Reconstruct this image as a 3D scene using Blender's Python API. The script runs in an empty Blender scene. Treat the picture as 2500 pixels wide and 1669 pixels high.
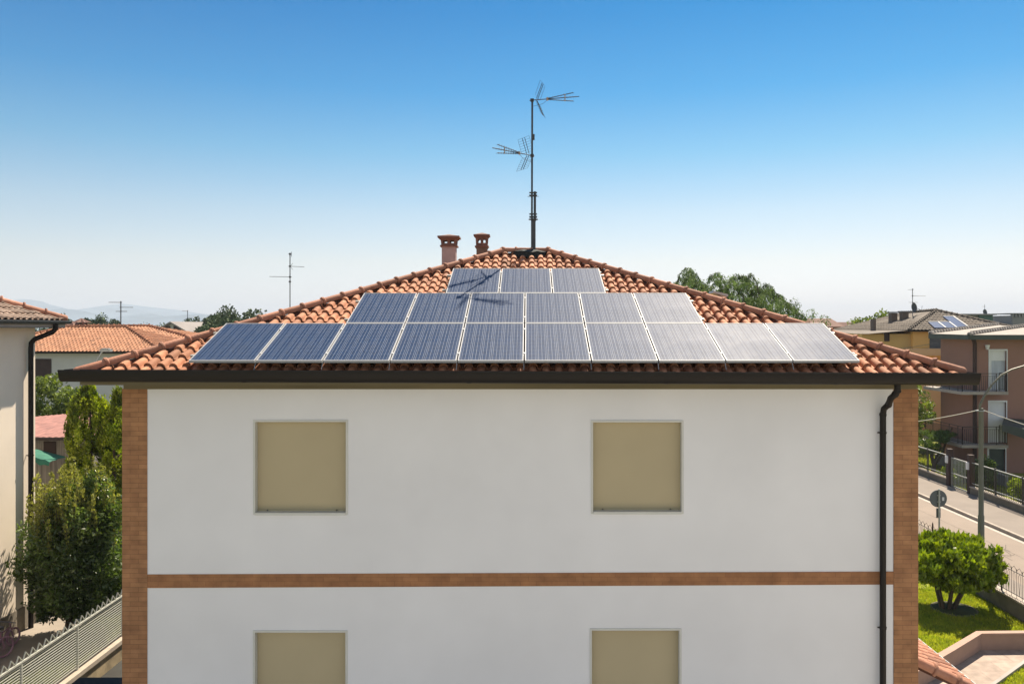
import bpy, bmesh, math, random
import numpy as np
from mathutils import Vector, Matrix
PI = math.pi
# ------------------------------------------------------------------ camera, sky, sun, exposure
scene = bpy.context.scene
COL = scene.collection
HC = 8.0; FPX = 1950.0; VX = 1290.0; VY = 800.0
cam_d = bpy.data.cameras.new('camera'); cam = bpy.data.objects.new('camera', cam_d); COL.objects.link(cam)
cam.location = (0, 0, HC); cam.rotation_euler = (PI/2, 0, 0)
cam_d.sensor_width = 36; cam_d.lens = 36*FPX/2500; cam_d.shift_x = -(VX-1250)/2500; cam_d.shift_y = -(834.5-VY)/2500
cam_d.clip_start = 0.1; cam_d.clip_end = 30000
scene.camera = cam
SUN_AZ = (0.39, 0.92); SUN_EL = math.radians(52.5)
n_ = math.hypot(*SUN_AZ)
SDIR = Vector((SUN_AZ[0]/n_*math.cos(SUN_EL), SUN_AZ[1]/n_*math.cos(SUN_EL), math.sin(SUN_EL)))
world = bpy.data.worlds.new('World'); scene.world = world; world.use_nodes = True
wn = world.node_tree.nodes; wl = world.node_tree.links; wn.clear()
sky = wn.new('ShaderNodeTexSky'); sky.sky_type = 'NISHITA'; sky.sun_disc = False
sky.sun_elevation = SUN_EL; sky.sun_rotation = math.atan2(SUN_AZ[0], SUN_AZ[1])
sky.air_density = 1.0; sky.dust_density = 0.6; sky.ozone_density = 2.5; sky.altitude = 0
hsv = wn.new('ShaderNodeHueSaturation'); hsv.inputs['Saturation'].default_value = 1.0
bg = wn.new('ShaderNodeBackground'); bg.inputs[1].default_value = 0.06
wo = wn.new('ShaderNodeOutputWorld')
# hazy white horizon deepening to blue overhead on the sunny side; milky neutral sky on the other side
tcw = wn.new('ShaderNodeTexCoord'); nv = wn.new('ShaderNodeVectorMath'); nv.operation = 'NORMALIZE'; wl.new(tcw.outputs['Generated'], nv.inputs[0])
sx = wn.new('ShaderNodeSeparateXYZ'); wl.new(nv.outputs[0], sx.inputs[0])
cr = wn.new('ShaderNodeValToRGB'); wl.new(sx.outputs[2], cr.inputs[0]); cr.color_ramp.interpolation = 'B_SPLINE' if False else 'LINEAR'
TINT = [(0.02, (.85, .78, .92)), (.08, (.92, .78, .72)), (.14, (.74, .74, .70)), (.21, (.36, .64, .69)), (.28, (.12, .51, .68)), (.37, (.02, .39, .62)), (.6, (.02, .32, .55))]
el_ = cr.color_ramp.elements
while len(el_) < len(TINT): el_.new(0.5)
for e_, (p_, c_) in zip(el_, TINT): e_.position = p_; e_.color = (*c_, 1)
mt_ = wn.new('ShaderNodeMix'); mt_.data_type = 'RGBA'; mt_.blend_type = 'MULTIPLY'; mt_.inputs[0].default_value = 1; wl.new(sky.outputs[0], mt_.inputs[6]); wl.new(cr.outputs[0], mt_.inputs[7])
fy = wn.new('ShaderNodeMapRange'); fy.interpolation_type = 'SMOOTHSTEP'; fy.inputs[1].default_value = -0.25; fy.inputs[2].default_value = 0.45; wl.new(sx.outputs[1], fy.inputs[0])
hsv.inputs['Saturation'].default_value = 0.45; wl.new(sky.outputs[0], hsv.inputs['Color'])
mz_ = wn.new('ShaderNodeMix'); mz_.data_type = 'RGBA'; wl.new(fy.outputs[0], mz_.inputs[0]); wl.new(hsv.outputs[0], mz_.inputs[6]); wl.new(mt_.outputs[2], mz_.inputs[7])
wl.new(mz_.outputs[2], bg.inputs[0]); wl.new(bg.outputs[0], wo.inputs[0])
sl = bpy.data.lights.new('sun', 'SUN'); sl.energy = 4.0; sl.angle = math.radians(0.53); sl.color = (1, 0.87, 0.70)
so = bpy.data.objects.new('sun', sl); COL.objects.link(so); so.rotation_euler = SDIR.to_track_quat('Z', 'Y').to_euler()
so.location = (0, 0, 60)
scene.view_settings.view_transform = 'Standard'; scene.view_settings.look = 'None'
scene.view_settings.exposure = 1.45; scene.view_settings.gamma = 1.0
scene.render.engine = 'CYCLES'

# ------------------------------------------------------------------ helpers
def P(px, py, D):                      # photo pixel + distance -> world point
    return Vector(((px-VX)/FPX*D, D, HC-(py-VY)/FPX*D))
def rnd(seed): return random.Random(seed)

def tag(o, label=None, cat=None, group=None, kind=None):
    if label: o['label'] = label
    if cat: o['category'] = cat
    if group: o['group'] = group
    if kind: o['kind'] = kind
    return o
def thing(name, label, cat, loc=(0, 0, 0), group=None):
    o = bpy.data.objects.new(name, None); COL.objects.link(o); o.location = loc; o.empty_display_size = 0.2
    return tag(o, label, cat, group)
def world_loc(o):
    v = Vector((0, 0, 0))
    while o: v += Vector(o.location); o = o.parent
    return v

class MB:
    def __init__(s): s.v = []; s.f = []; s.t = []
    def add(s, vs, fs, tint=1.0):
        b = len(s.v); s.v += [tuple(p) for p in vs]; s.f += [tuple(b+i for i in f) for f in fs]; s.t += [tint]*len(vs); return s
    def box(s, x0, x1, y0, y1, z0, z1, tint=1.0):
        return s.add([(x0,y0,z0),(x1,y0,z0),(x1,y1,z0),(x0,y1,z0),(x0,y0,z1),(x1,y0,z1),(x1,y1,z1),(x0,y1,z1)],
              [(0,3,2,1),(4,5,6,7),(0,1,5,4),(1,2,6,5),(2,3,7,6),(3,0,4,7)], tint)
    def obox(s, p0, p1, w, h, up=(0,0,1), tint=1.0):    # bar from p0 to p1, width w (sideways), height h (along up)
        p0 = Vector(p0); p1 = Vector(p1); a = (p1-p0).normalized(); up = Vector(up)
        sd = a.cross(up)
        if sd.length < 1e-5: sd = a.cross(Vector((1,0,0)))
        sd.normalize(); u = sd.cross(a).normalized()
        vs = []
        for p in (p0, p1):
            for i, j in ((-1,-1),(1,-1),(1,1),(-1,1)): vs.append(p+sd*(i*w/2)+u*(j*h/2))
        return s.add(vs, [(0,1,2,3),(7,6,5,4),(0,4,5,1),(1,5,6,2),(2,6,7,3),(3,7,4,0)], tint)
    def tube(s, pts, r, n=8, tint=1.0, caps=True):
        pts = [Vector(p) for p in pts]; rs = r if isinstance(r, (list, tuple)) else [r]*len(pts)
        vs = []; fs = []; prev = None
        for i, p in enumerate(pts):
            d = (pts[min(i+1, len(pts)-1)]-pts[max(i-1, 0)]).normalized()
            if prev is None:
                a = Vector((0,0,1)) if abs(d.z) < 0.9 else Vector((1,0,0)); a = (a-d*a.dot(d)).normalized()
            else:
                a = (prev-d*prev.dot(d)).normalized()
            prev = a; b = d.cross(a)
            for k in range(n):
                t = 2*PI*k/n; vs.append(p+(a*math.cos(t)+b*math.sin(t))*rs[i])
        for i in range(len(pts)-1):
            for k in range(n): fs.append((i*n+k, i*n+(k+1) % n, (i+1)*n+(k+1) % n, (i+1)*n+k))
        if caps: fs.append(tuple(range(n))[::-1]); fs.append(tuple((len(pts)-1)*n+k for k in range(n)))
        return s.add(vs, fs, tint)
    def prism(s, poly, z0, z1, tint=1.0):
        n = len(poly); vs = [(x,y,z0) for x,y in poly]+[(x,y,z1) for x,y in poly]
        fs = [tuple(range(n))[::-1], tuple(range(n, 2*n))]+[(i, (i+1) % n, n+(i+1) % n, n+i) for i in range(n)]
        return s.add(vs, fs, tint)
    def disc_torus(s, c, axis, R, r, n=20, m=6):
        c = Vector(c); ax = Vector(axis).normalized(); a = ax.orthogonal().normalized(); b = ax.cross(a)
        vs = []; fs = []
        for i in range(n):
            t = 2*PI*i/n; d = a*math.cos(t)+b*math.sin(t)
            for j in range(m):
                u = 2*PI*j/m; vs.append(c+d*(R+r*math.cos(u))+ax*(r*math.sin(u)))
        for i in range(n):
            for j in range(m): fs.append((i*m+j, ((i+1) % n)*m+j, ((i+1) % n)*m+(j+1) % m, i*m+(j+1) % m))
        return s.add(vs, fs)
    def build(s, name, mt, parent=None, smooth=False, fixn=True):
        me = bpy.data.meshes.new(name)
        off = world_loc(parent) if parent else Vector((0,0,0))
        va = np.array(s.v, dtype=np.float64)-np.array(off)
        me.from_pydata(va.tolist(), [], s.f)
        ca = me.color_attributes.new('tint', 'FLOAT_COLOR', 'POINT')
        t = np.array(s.t, dtype=np.float32)
        ca.data.foreach_set('color', np.column_stack([t, t, t, np.ones_like(t)]).ravel())
        if fixn and len(s.f) < 60000:
            bm = bmesh.new(); bm.from_mesh(me); bmesh.ops.recalc_face_normals(bm, faces=bm.faces); bm.to_mesh(me); bm.free()
        if smooth:
            me.shade_smooth() if hasattr(me, 'shade_smooth') else None
            try: me.set_sharp_from_angle(angle=math.radians(40))
            except Exception: pass
        me.materials.append(mt)
        o = bpy.data.objects.new(name, me); COL.objects.link(o)
        if parent: o.parent = parent
        return o

def np_mesh(name, V, F, T, mt, parent=None):            # V (n,3), F (m,4) ints, T (n,) tint
    me = bpy.data.meshes.new(name); off = np.array(world_loc(parent)) if parent else np.zeros(3)
    V = (V-off).astype(np.float32); k = F.shape[1]
    me.vertices.add(len(V)); me.vertices.foreach_set('co', V.ravel())
    me.loops.add(F.size); me.loops.foreach_set('vertex_index', F.ravel().astype(np.int32))
    me.polygons.add(len(F)); me.polygons.foreach_set('loop_start', (np.arange(len(F))*k).astype(np.int32))
    me.update(calc_edges=True)
    ca = me.color_attributes.new('tint', 'FLOAT_COLOR', 'POINT')
    ca.data.foreach_set('color', np.column_stack([T, T, T, np.ones(len(T))]).astype(np.float32).ravel())
    me.materials.append(mt)
    o = bpy.data.objects.new(name, me); COL.objects.link(o)
    if parent: o.parent = parent
    return o

# ------------------------------------------------------------------ materials
def mat(name, col, rough=0.75, var=0.15, scale=2.0, col2=None, bump=0.0, bscale=40.0, metal=0.0, tint=False, trans=0.0, coat=0.0, spec=0.5, tcol=None, stretch=None):
    m = bpy.data.materials.new(name); m.use_nodes = True; N = m.node_tree.nodes; L = m.node_tree.links
    b = N['Principled BSDF']; b.inputs['Roughness'].default_value = rough; b.inputs['Metallic'].default_value = metal
    b.inputs['Specular IOR Level'].default_value = spec; b.inputs['Coat Weight'].default_value = coat
    tc = N.new('ShaderNodeTexCoord'); vec = tc.outputs['Object']
    if stretch:
        mp = N.new('ShaderNodeMapping'); mp.inputs['Scale'].default_value = stretch; L.new(vec, mp.inputs[0]); vec = mp.outputs[0]
    nz = N.new('ShaderNodeTexNoise'); nz.inputs['Scale'].default_value = scale; nz.inputs['Detail'].default_value = 7; nz.inputs['Roughness'].default_value = 0.62
    L.new(vec, nz.inputs['Vector'])
    rp = N.new('ShaderNodeMapRange'); rp.inputs[1].default_value = 0.3; rp.inputs[2].default_value = 0.7; L.new(nz.outputs[0], rp.inputs[0])
    mx = N.new('ShaderNodeMix'); mx.data_type = 'RGBA'; L.new(rp.outputs[0], mx.inputs[0])
    c2 = col2 or tuple(min(1, c*(1+var)) for c in col); c1 = col if col2 else tuple(c*(1-var) for c in col)
    mx.inputs[6].default_value = (*c1, 1); mx.inputs[7].default_value = (*c2, 1)
    out = mx.outputs[2]
    if tint:
        at = N.new('ShaderNodeAttribute'); at.attribute_name = 'tint'
        mu = N.new('ShaderNodeMix'); mu.data_type = 'RGBA'; mu.blend_type = 'MULTIPLY'; mu.inputs[0].default_value = 1
        L.new(out, mu.inputs[6]); L.new(at.outputs['Color'], mu.inputs[7]); out = mu.outputs[2]
    L.new(out, b.inputs['Base Color'])
    if bump:
        n2 = N.new('ShaderNodeTexNoise'); n2.inputs['Scale'].default_value = bscale; n2.inputs['Detail'].default_value = 5
        L.new(vec, n2.inputs['Vector']); bp = N.new('ShaderNodeBump'); bp.inputs['Strength'].default_value = bump; bp.inputs['Distance'].default_value = 0.02
        L.new(n2.outputs[0], bp.inputs['Height']); L.new(bp.outputs[0], b.inputs['Normal'])
    if trans:
        tr = N.new('ShaderNodeBsdfTranslucent'); ms = N.new('ShaderNodeMixShader'); ms.inputs[0].default_value = trans
        hs = N.new('ShaderNodeMix'); hs.data_type = 'RGBA'; hs.blend_type = 'MULTIPLY'; hs.inputs[0].default_value = 1
        hs.inputs[7].default_value = (*(tcol or (1.7, 1.6, 0.5)), 1); L.new(out, hs.inputs[6]); L.new(hs.outputs[2], tr.inputs[0])
        L.new(b.outputs[0], ms.inputs[1]); L.new(tr.outputs[0], ms.inputs[2]); L.new(ms.outputs[0], N['Material Output'].inputs[0])
    m['b'] = 1
    return m

def brick_mat(name, c1, c2, mortar, bw, bh, axes='xz', ms=0.006, bump=0.35):
    m = bpy.data.materials.new(name); m.use_nodes = True; N = m.node_tree.nodes; L = m.node_tree.links
    b = N['Principled BSDF']; b.inputs['Roughness'].default_value = 0.85
    tc = N.new('ShaderNodeTexCoord'); sp = N.new('ShaderNodeSeparateXYZ'); L.new(tc.outputs['Object'], sp.inputs[0])
    cb = N.new('ShaderNodeCombineXYZ'); ad = N.new('ShaderNodeMath'); L.new(sp.outputs[0], ad.inputs[0]); L.new(sp.outputs[1], ad.inputs[1])
    if axes == 'zx': L.new(sp.outputs[2], cb.inputs[0]); L.new(ad.outputs[0], cb.inputs[1])
    elif axes == 'xy': L.new(sp.outputs[0], cb.inputs[0]); L.new(sp.outputs[1], cb.inputs[1])
    else: L.new(ad.outputs[0], cb.inputs[0]); L.new(sp.outputs[2], cb.inputs[1])
    br = N.new('ShaderNodeTexBrick'); L.new(cb.outputs[0], br.inputs['Vector'])
    br.inputs['Scale'].default_value = 1; br.inputs['Brick Width'].default_value = bw; br.inputs['Row Height'].default_value = bh
    br.inputs['Mortar Size'].default_value = ms; br.inputs['Mortar Smooth'].default_value = 0.4; br.inputs['Bias'].default_value = 0
    br.inputs['Color1'].default_value = (*c1, 1); br.inputs['Color2'].default_value = (*c2, 1); br.inputs['Mortar'].default_value = (*mortar, 1)
    nz = N.new('ShaderNodeTexNoise'); nz.inputs['Scale'].default_value = 5; nz.inputs['Detail'].default_value = 8; L.new(tc.outputs['Object'], nz.inputs['Vector'])
    rp = N.new('ShaderNodeMapRange'); rp.inputs[1].default_value = 0.3; rp.inputs[2].default_value = 0.7; rp.inputs[3].default_value = 0.78; rp.inputs[4].default_value = 1.2; L.new(nz.outputs[0], rp.inputs[0])
    mu = N.new('ShaderNodeMix'); mu.data_type = 'RGBA'; mu.blend_type = 'MULTIPLY'; mu.inputs[0].default_value = 1
    L.new(br.outputs[0], mu.inputs[6]); L.new(rp.outputs[0], mu.inputs[7]); L.new(mu.outputs[2], b.inputs['Base Color'])
    bp = N.new('ShaderNodeBump'); bp.inputs['Strength'].default_value = bump; bp.inputs['Distance'].default_value = 0.01; bp.invert = True
    L.new(br.outputs['Fac'], bp.inputs['Height']); L.new(bp.outputs[0], b.inputs['Normal'])
    return m

def solar_mat():
    m = bpy.data.materials.new('solar_cells'); m.use_nodes = True; N = m.node_tree.nodes; L = m.node_tree.links
    b = N['Principled BSDF']
    tc = N.new('ShaderNodeTexCoord'); uv = N.new('ShaderNodeSeparateXYZ'); L.new(tc.outputs['UV'], uv.inputs[0])
    def mth(op, a, bb=None, c=None):
        n = N.new('ShaderNodeMath'); n.operation = op
        for i, x in enumerate((a, bb, c)):
            if x is None: continue
            if isinstance(x, (int, float)): n.inputs[i].default_value = x
            else: L.new(x, n.inputs[i])
        return n.outputs[0]
    def line(coord, per, w, off=0.0):
        t = mth('MODULO', mth('ADD', coord, off+per*10), per); d = mth('ABSOLUTE', mth('SUBTRACT', t, per/2))
        return mth('LESS_THAN', d, w/2)
    u = uv.outputs[0]; v = uv.outputs[1]                 # metres inside the panel, 0 at the panel's centre
    bus = line(u, 0.052, 0.0052, 0.0)                    # three bright ribbons per cell
    gapx = line(u, 0.156, 0.0045, 0.078); gapy = line(v, 0.1555, 0.0035, 0.0)
    n1 = N.new('ShaderNodeTexNoise'); n1.inputs['Scale'].default_value = 14; n1.inputs['Detail'].default_value = 4
    mp = N.new('ShaderNodeMapping'); mp.inputs['Scale'].default_value = (30, 1.5, 1); L.new(tc.outputs['UV'], mp.inputs[0]); L.new(mp.outputs[0], n1.inputs['Vector']); n1.inputs['Scale'].default_value = 1.0
    vo = N.new('ShaderNodeTexVoronoi'); vo.inputs['Scale'].default_value = 42; L.new(tc.outputs['UV'], vo.inputs['Vector'])
    rr = N.new('ShaderNodeMapRange'); rr.inputs[3].default_value = 0.7; rr.inputs[4].default_value = 1.35; L.new(vo.outputs['Color'], rr.inputs[0])
    base = N.new('ShaderNodeMix'); base.data_type = 'RGBA'; base.blend_type = 'MULTIPLY'; base.inputs[0].default_value = 1
    base.inputs[6].default_value = (0.006, 0.029, 0.086, 1); L.new(rr.outputs[0], base.inputs[7])
    lm = mth('MULTIPLY', bus, 0.50)
    lmx = mth('MAXIMUM', lm, mth('MULTIPLY', gapx, 0.55)); lmx = mth('MAXIMUM', lmx, mth('MULTIPLY', gapy, 0.30))
    rl = N.new('ShaderNodeMapRange'); rl.inputs[1].default_value = 0.3; rl.inputs[2].default_value = 0.7; rl.inputs[3].default_value = 0.5; rl.inputs[4].default_value = 1.0; L.new(n1.outputs[0], rl.inputs[0])
    lmx = mth('MULTIPLY', lmx, rl.outputs[0])
    c = N.new('ShaderNodeMix'); c.data_type = 'RGBA'; L.new(lmx, c.inputs[0]); L.new(base.outputs[2], c.inputs[6]); c.inputs[7].default_value = (0.50, 0.54, 0.60, 1)
    # dust
    n3 = N.new('ShaderNodeTexNoise'); n3.inputs['Scale'].default_value = 1.3; n3.inputs['Detail'].default_value = 8; n3.inputs['Roughness'].default_value = 0.7
    L.new(tc.outputs['Object'], n3.inputs['Vector'])
    rd = N.new('ShaderNodeMapRange'); rd.inputs[1].default_value = 0.35; rd.inputs[2].default_value = 0.75; rd.inputs[3].default_value = 0.0; rd.inputs[4].default_value = 0.07; L.new(n3.outputs[0], rd.inputs[0])
    edge = N.new('ShaderNodeMapRange'); L.new(v, edge.inputs[0]); edge.inputs[1].default_value = -0.72; edge.inputs[2].default_value = -0.79; edge.inputs[3].default_value = 0.0; edge.inputs[4].default_value = 0.28
    dd = mth('ADD', rd.outputs[0], edge.outputs[0])
    c2 = N.new('ShaderNodeMix'); c2.data_type = 'RGBA'; L.new(dd, c2.inputs[0]); L.new(c.outputs[2], c2.inputs[6]); c2.inputs[7].default_value = (0.22, 0.21, 0.20, 1)
    L.new(c2.outputs[2], b.inputs['Base Color'])
    rgh = mth('ADD', mth('MULTIPLY', rd.outputs[0], 1.0), 0.50); L.new(rgh, b.inputs['Roughness'])
    b.inputs['Specular IOR Level'].default_value = 0.062
    return m

M = {}
M['plaster'] = mat('white_plaster', (0.735, 0.735, 0.742), 0.9, 0.055, 0.5, bump=0.12, bscale=130)
M['plaster_side'] = M['plaster']
M['brick'] = brick_mat('thin_brick', (0.35, 0.175, 0.078), (0.28, 0.135, 0.060), (0.18, 0.085, 0.040), 0.27, 0.0735, ms=0.004, bump=0.15)
M['soldier'] = brick_mat('band_brick', (0.33, 0.155, 0.066), (0.28, 0.128, 0.054), (0.20, 0.09, 0.04), 0.245, 0.07, ms=0.003, bump=0.12)
M['gutter'] = mat('dark_brown_gutter', (0.0105, 0.008, 0.0065), 0.5, 0.2, 1.2, spec=0.25)
M['olive'] = mat('olive_soffit_paint', (0.15, 0.125, 0.07), 0.8, 0.2, 1.0, stretch=(0.5, 1, 6))
M['shutter'] = mat('beige_shutter', (0.43, 0.36, 0.22), 0.6, 0.04, 1.0)
M['alu_frame'] = mat('window_frame_grey', (0.56, 0.56, 0.52), 0.5, 0.06, 3, metal=0.0)
M['tile'] = mat('terracotta_tile', (0.27, 0.095, 0.043), 0.85, 0.3, 4, col2=(0.50, 0.235, 0.125), bump=0.25, bscale=50, tint=True)
M['hip'] = mat('terracotta_ridge', (0.33, 0.135, 0.078), 0.85, 0.3, 6, col2=(0.45, 0.225, 0.145), bump=0.3, bscale=40, tint=True)
M['under'] = mat('roof_boarding', (0.10, 0.04, 0.025), 0.95, 0.3, 4)
M['solar'] = solar_mat()
M['alu'] = mat('panel_aluminium', (0.43, 0.44, 0.45), 0.6, 0.06, 6, metal=0.1, spec=0.2)
M['alu_side'] = mat('weathered_aluminium', (0.40, 0.40, 0.36), 0.5, 0.15, 6, metal=0.3)
M['steel'] = mat('dark_galvanised', (0.05, 0.058, 0.066), 0.6, 0.25, 5, metal=0.2)
M['antenna'] = mat('antenna_metal', (0.055, 0.06, 0.065), 0.6, 0.2, 20, metal=0.0, spec=0.2)
M['plastic'] = mat('antenna_plastic', (0.35, 0.27, 0.20), 0.6, 0.2, 20)
M['lead'] = mat('lead_flashing', (0.014, 0.018, 0.018), 0.9, 0.3, 8, bump=0.6, bscale=14)
M['chim_pink'] = mat('pink_render', (0.34, 0.275, 0.27), 0.9, 0.15, 5)
M['chim_brown'] = mat('brown_render', (0.13, 0.10, 0.08), 0.9, 0.2, 5)
M['chim_cap'] = mat('chimney_terracotta', (0.155, 0.08, 0.062), 0.85, 0.3, 8)
M['old_tile'] = mat('weathered_tile', (0.23, 0.155, 0.11), 0.9, 0.3, 3, col2=(0.42, 0.32, 0.25), bump=0.3, tint=True)
M['orange_tile'] = mat('orange_tile', (0.32, 0.14, 0.07), 0.85, 0.2, 1.5, col2=(0.47, 0.235, 0.13), tint=True)
M['brown_tile'] = mat('brown_concrete_tile', (0.095, 0.078, 0.062), 0.9, 0.2, 0.8, col2=(0.17, 0.14, 0.11), tint=True)
M['pale_roof'] = mat('pale_roof', (0.23, 0.205, 0.18), 0.9, 0.2, 3, col2=(0.36, 0.33, 0.295), bump=0.3, bscale=12)
M['cream'] = mat('cream_render', (0.78, 0.68, 0.56), 0.9, 0.06, 0.7, bump=0.1, bscale=80)
M['plinth'] = mat('plinth_render', (0.22, 0.19, 0.15), 0.9, 0.2, 4)
M['far_white'] = mat('pale_render', (0.52, 0.52, 0.50), 0.9, 0.08, 0.5)
M['ochre'] = mat('ochre_render', (0.64, 0.44, 0.17), 0.9, 0.08, 0.4)
M['yellow'] = mat('yellow_render', (0.85, 0.53, 0.17), 0.9, 0.06, 0.4)
M['peach'] = mat('peach_render', (0.66, 0.45, 0.26), 0.9, 0.06, 0.4)
M['maroon'] = mat('brown_pink_render', (0.27, 0.15, 0.118), 0.9, 0.09, 0.5)
M['maroon_side'] = M['maroon']
M['dkgreen'] = mat('dark_green_paint', (0.045, 0.06, 0.052), 0.6, 0.15, 2)
M['white_paint'] = mat('white_paint', (0.62, 0.64, 0.66), 0.5, 0.05, 2)
M['curtain'] = mat('curtain', (0.40, 0.44, 0.50), 0.8, 0.25, 3, stretch=(6, 6, 0.2))
M['glass_dark'] = mat('dark_glass', (0.02, 0.03, 0.035), 0.12, 0.3, 1)
M['rail'] = mat('dark_iron', (0.03, 0.026, 0.024), 0.55, 0.2, 5)
M['slab'] = mat('balcony_slab', (0.32, 0.29, 0.26), 0.85, 0.15, 2)
M['dkbrown'] = mat('dark_shutter', (0.045, 0.025, 0.022), 0.8, 0.2, 2)
M['white_metal'] = mat('white_fence_metal', (0.42, 0.43, 0.38), 0.45, 0.08, 6)
M['concrete'] = mat('concrete_coping', (0.36, 0.31, 0.25), 0.9, 0.15, 4, bump=0.2)
M['ochre_stone'] = mat('ochre_wall_base', (0.27, 0.215, 0.13), 0.9, 0.5, 3)
M['path'] = mat('concrete_path', (0.28, 0.24, 0.195), 0.9, 0.16, 1.3, bump=0.2, bscale=60)
M['bounce_forecourt'] = mat('pale_bounce_paving', (0.48, 0.44, 0.38), 0.9, 0.1, 1)  # unseen paving, added pale to bounce sunlight onto the shaded facade
M['shadedrive'] = mat('shaded_driveway', (0.024, 0.024, 0.020), 0.9, 0.45, 0.9)  # shade on the driveway put into a near-black base colour
M['asphalt'] = mat('pale_asphalt', (0.235, 0.19, 0.152), 0.92, 0.10, 0.5, bump=0.25, bscale=90)
M['pave'] = mat('sidewalk_asphalt', (0.20, 0.17, 0.143), 0.92, 0.10, 0.7, bump=0.2, bscale=90)
M['line'] = mat('white_road_paint', (0.34, 0.31, 0.27), 0.8, 0.15, 4)
M['kerb'] = mat('kerb_stone', (0.36, 0.31, 0.26), 0.9, 0.2, 3)
M['lowwall'] = mat('garden_wall_concrete', (0.15, 0.135, 0.105), 0.95, 0.25, 2.5, bump=0.2)
M['lawn'] = mat('lawn_ground', (0.13, 0.16, 0.015), 0.95, 0.3, 2.5, col2=(0.27, 0.28, 0.03), bump=0.8, bscale=35)
M['blade'] = mat('grass_blades', (0.17, 0.25, 0.022), 0.6, 0.3, 2.5, col2=(0.46, 0.45, 0.06), tint=True, trans=0.5, tcol=(1.3, 1.35, 0.5))
M['shade_ground'] = mat('shaded_ground', (0.035, 0.045, 0.014), 0.95, 0.4, 3, col2=(0.07, 0.08, 0.025), bump=0.8)  # shade under the trees put into a darker ground colour
M['blade_shade'] = mat('shaded_grass', (0.06, 0.09, 0.018), 0.7, 0.3, 1.5, col2=(0.13, 0.16, 0.03), tint=True, trans=0.35)  # blades coloured darker to stand for tree shade on the strip
M['ground'] = mat('far_ground', (0.10, 0.12, 0.05), 0.95, 0.3, 0.02, col2=(0.16, 0.17, 0.09))
M['soil'] = mat('soil', (0.05, 0.035, 0.022), 0.95, 0.3, 8, bump=0.6)
M['pinkstone'] = mat('pink_stone', (0.36, 0.23, 0.175), 0.85, 0.10, 3, bump=0.15)
M['pinkfloor'] = brick_mat('pink_paving', (0.33, 0.26, 0.21), (0.30, 0.235, 0.19), (0.25, 0.19, 0.15), 1.1, 0.5, axes='xy', ms=0.012, bump=0.15)
M['trunk'] = mat('bark', (0.075, 0.055, 0.038), 0.95, 0.35, 9, bump=0.7)
M['trunk_pale'] = mat('pale_bark', (0.17, 0.14, 0.10), 0.95, 0.3, 9, bump=0.6)
M['leaf_laurel'] = mat('laurel_leaves', (0.050, 0.085, 0.025), 0.30, 0.3, 1.6, col2=(0.13, 0.175, 0.05), tint=True, trans=0.26, tcol=(2.0, 2.2, 0.7))
M['leaf_shoot'] = mat('young_sunlit_leaves', (0.24, 0.26, 0.07), 0.45, 0.2, 1.0, tint=True, trans=0.35, tcol=(1.8, 1.7, 0.7))  # young shoots; their pale colour also stands for the sunlit crown top
M['leaf_thuja'] = mat('thuja_sprays', (0.07, 0.12, 0.012), 0.6, 0.4, 2.2, col2=(0.31, 0.34, 0.025), tint=True, trans=0.36, tcol=(1.6, 1.7, 0.4))
M['leaf_bush'] = mat('bush_leaves', (0.08, 0.15, 0.010), 0.36, 0.3, 3.0, col2=(0.27, 0.33, 0.02), tint=True, trans=0.28, tcol=(1.6, 1.6, 0.4))
M['leaf_cedar'] = mat('cedar_needles', (0.065, 0.11, 0.045), 0.7, 0.3, 0.6, col2=(0.13, 0.19, 0.075), tint=True, trans=0.3, tcol=(1.5, 1.5, 0.8))
M['leaf_mid'] = mat('garden_leaves', (0.08, 0.13, 0.025), 0.55, 0.3, 0.7, col2=(0.16, 0.21, 0.05), tint=True, trans=0.3, tcol=(1.7, 1.6, 0.5))
M['leaf_pine'] = mat('pine_needles', (0.05, 0.09, 0.02), 0.6, 0.3, 1, col2=(0.10, 0.16, 0.045), tint=True, trans=0.3)
M['leaf_far'] = mat('distant_leaves', (0.045, 0.075, 0.028), 0.8, 0.3, 0.2, col2=(0.08, 0.12, 0.04), tint=True)
M['greenpaint'] = mat('olive_green_pole', (0.12, 0.12, 0.085), 0.5, 0.15, 2, metal=0.1)
M['galv'] = mat('grey_galvanised', (0.34, 0.36, 0.36), 0.45, 0.15, 5, metal=0.4)
M['signback'] = mat('sign_back_grey', (0.10, 0.12, 0.13), 0.5, 0.12, 3, metal=0.2)
M['wire'] = mat('wire_grey', (0.55, 0.53, 0.47), 0.5, 0.1, 5)
M['blackwire'] = mat('black_wire', (0.03, 0.03, 0.03), 0.5, 0.1, 5)
M['redroof'] = mat('red_sheet_roof', (0.30, 0.14, 0.115), 0.8, 0.3, 3)
M['shedwood'] = mat('grey_shed_boards', (0.24, 0.21, 0.19), 0.9, 0.5, 2, stretch=(9, 9, 0.3))
M['net'] = mat('green_tarpaulin', (0.03, 0.15, 0.10), 0.9, 0.2, 3)
M['carpaint'] = mat('black_car_paint', (0.008, 0.008, 0.010), 0.45, 0.1, 1, spec=0.15)
M['rubber'] = mat('rubber', (0.02, 0.02, 0.02), 0.8, 0.1, 5)
M['pink'] = mat('pink_bike_paint', (0.38, 0.20, 0.25), 0.45, 0.1, 5)
M['bikegrey'] = mat('bike_grey_parts', (0.16, 0.15, 0.17), 0.6, 0.2, 5)
M['mountain'] = mat('hazy_mountain', (0.12, 0.165, 0.21), 0.95, 0.3, 0.004)  # distance haze put into the base colour as a pale blue
M['greyroof'] = mat('grey_far_roof', (0.22, 0.20, 0.19), 0.85, 0.2, 0.5)
M['teal'] = mat('teal_cladding', (0.05, 0.11, 0.10), 0.8, 0.1, 0.5)
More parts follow.
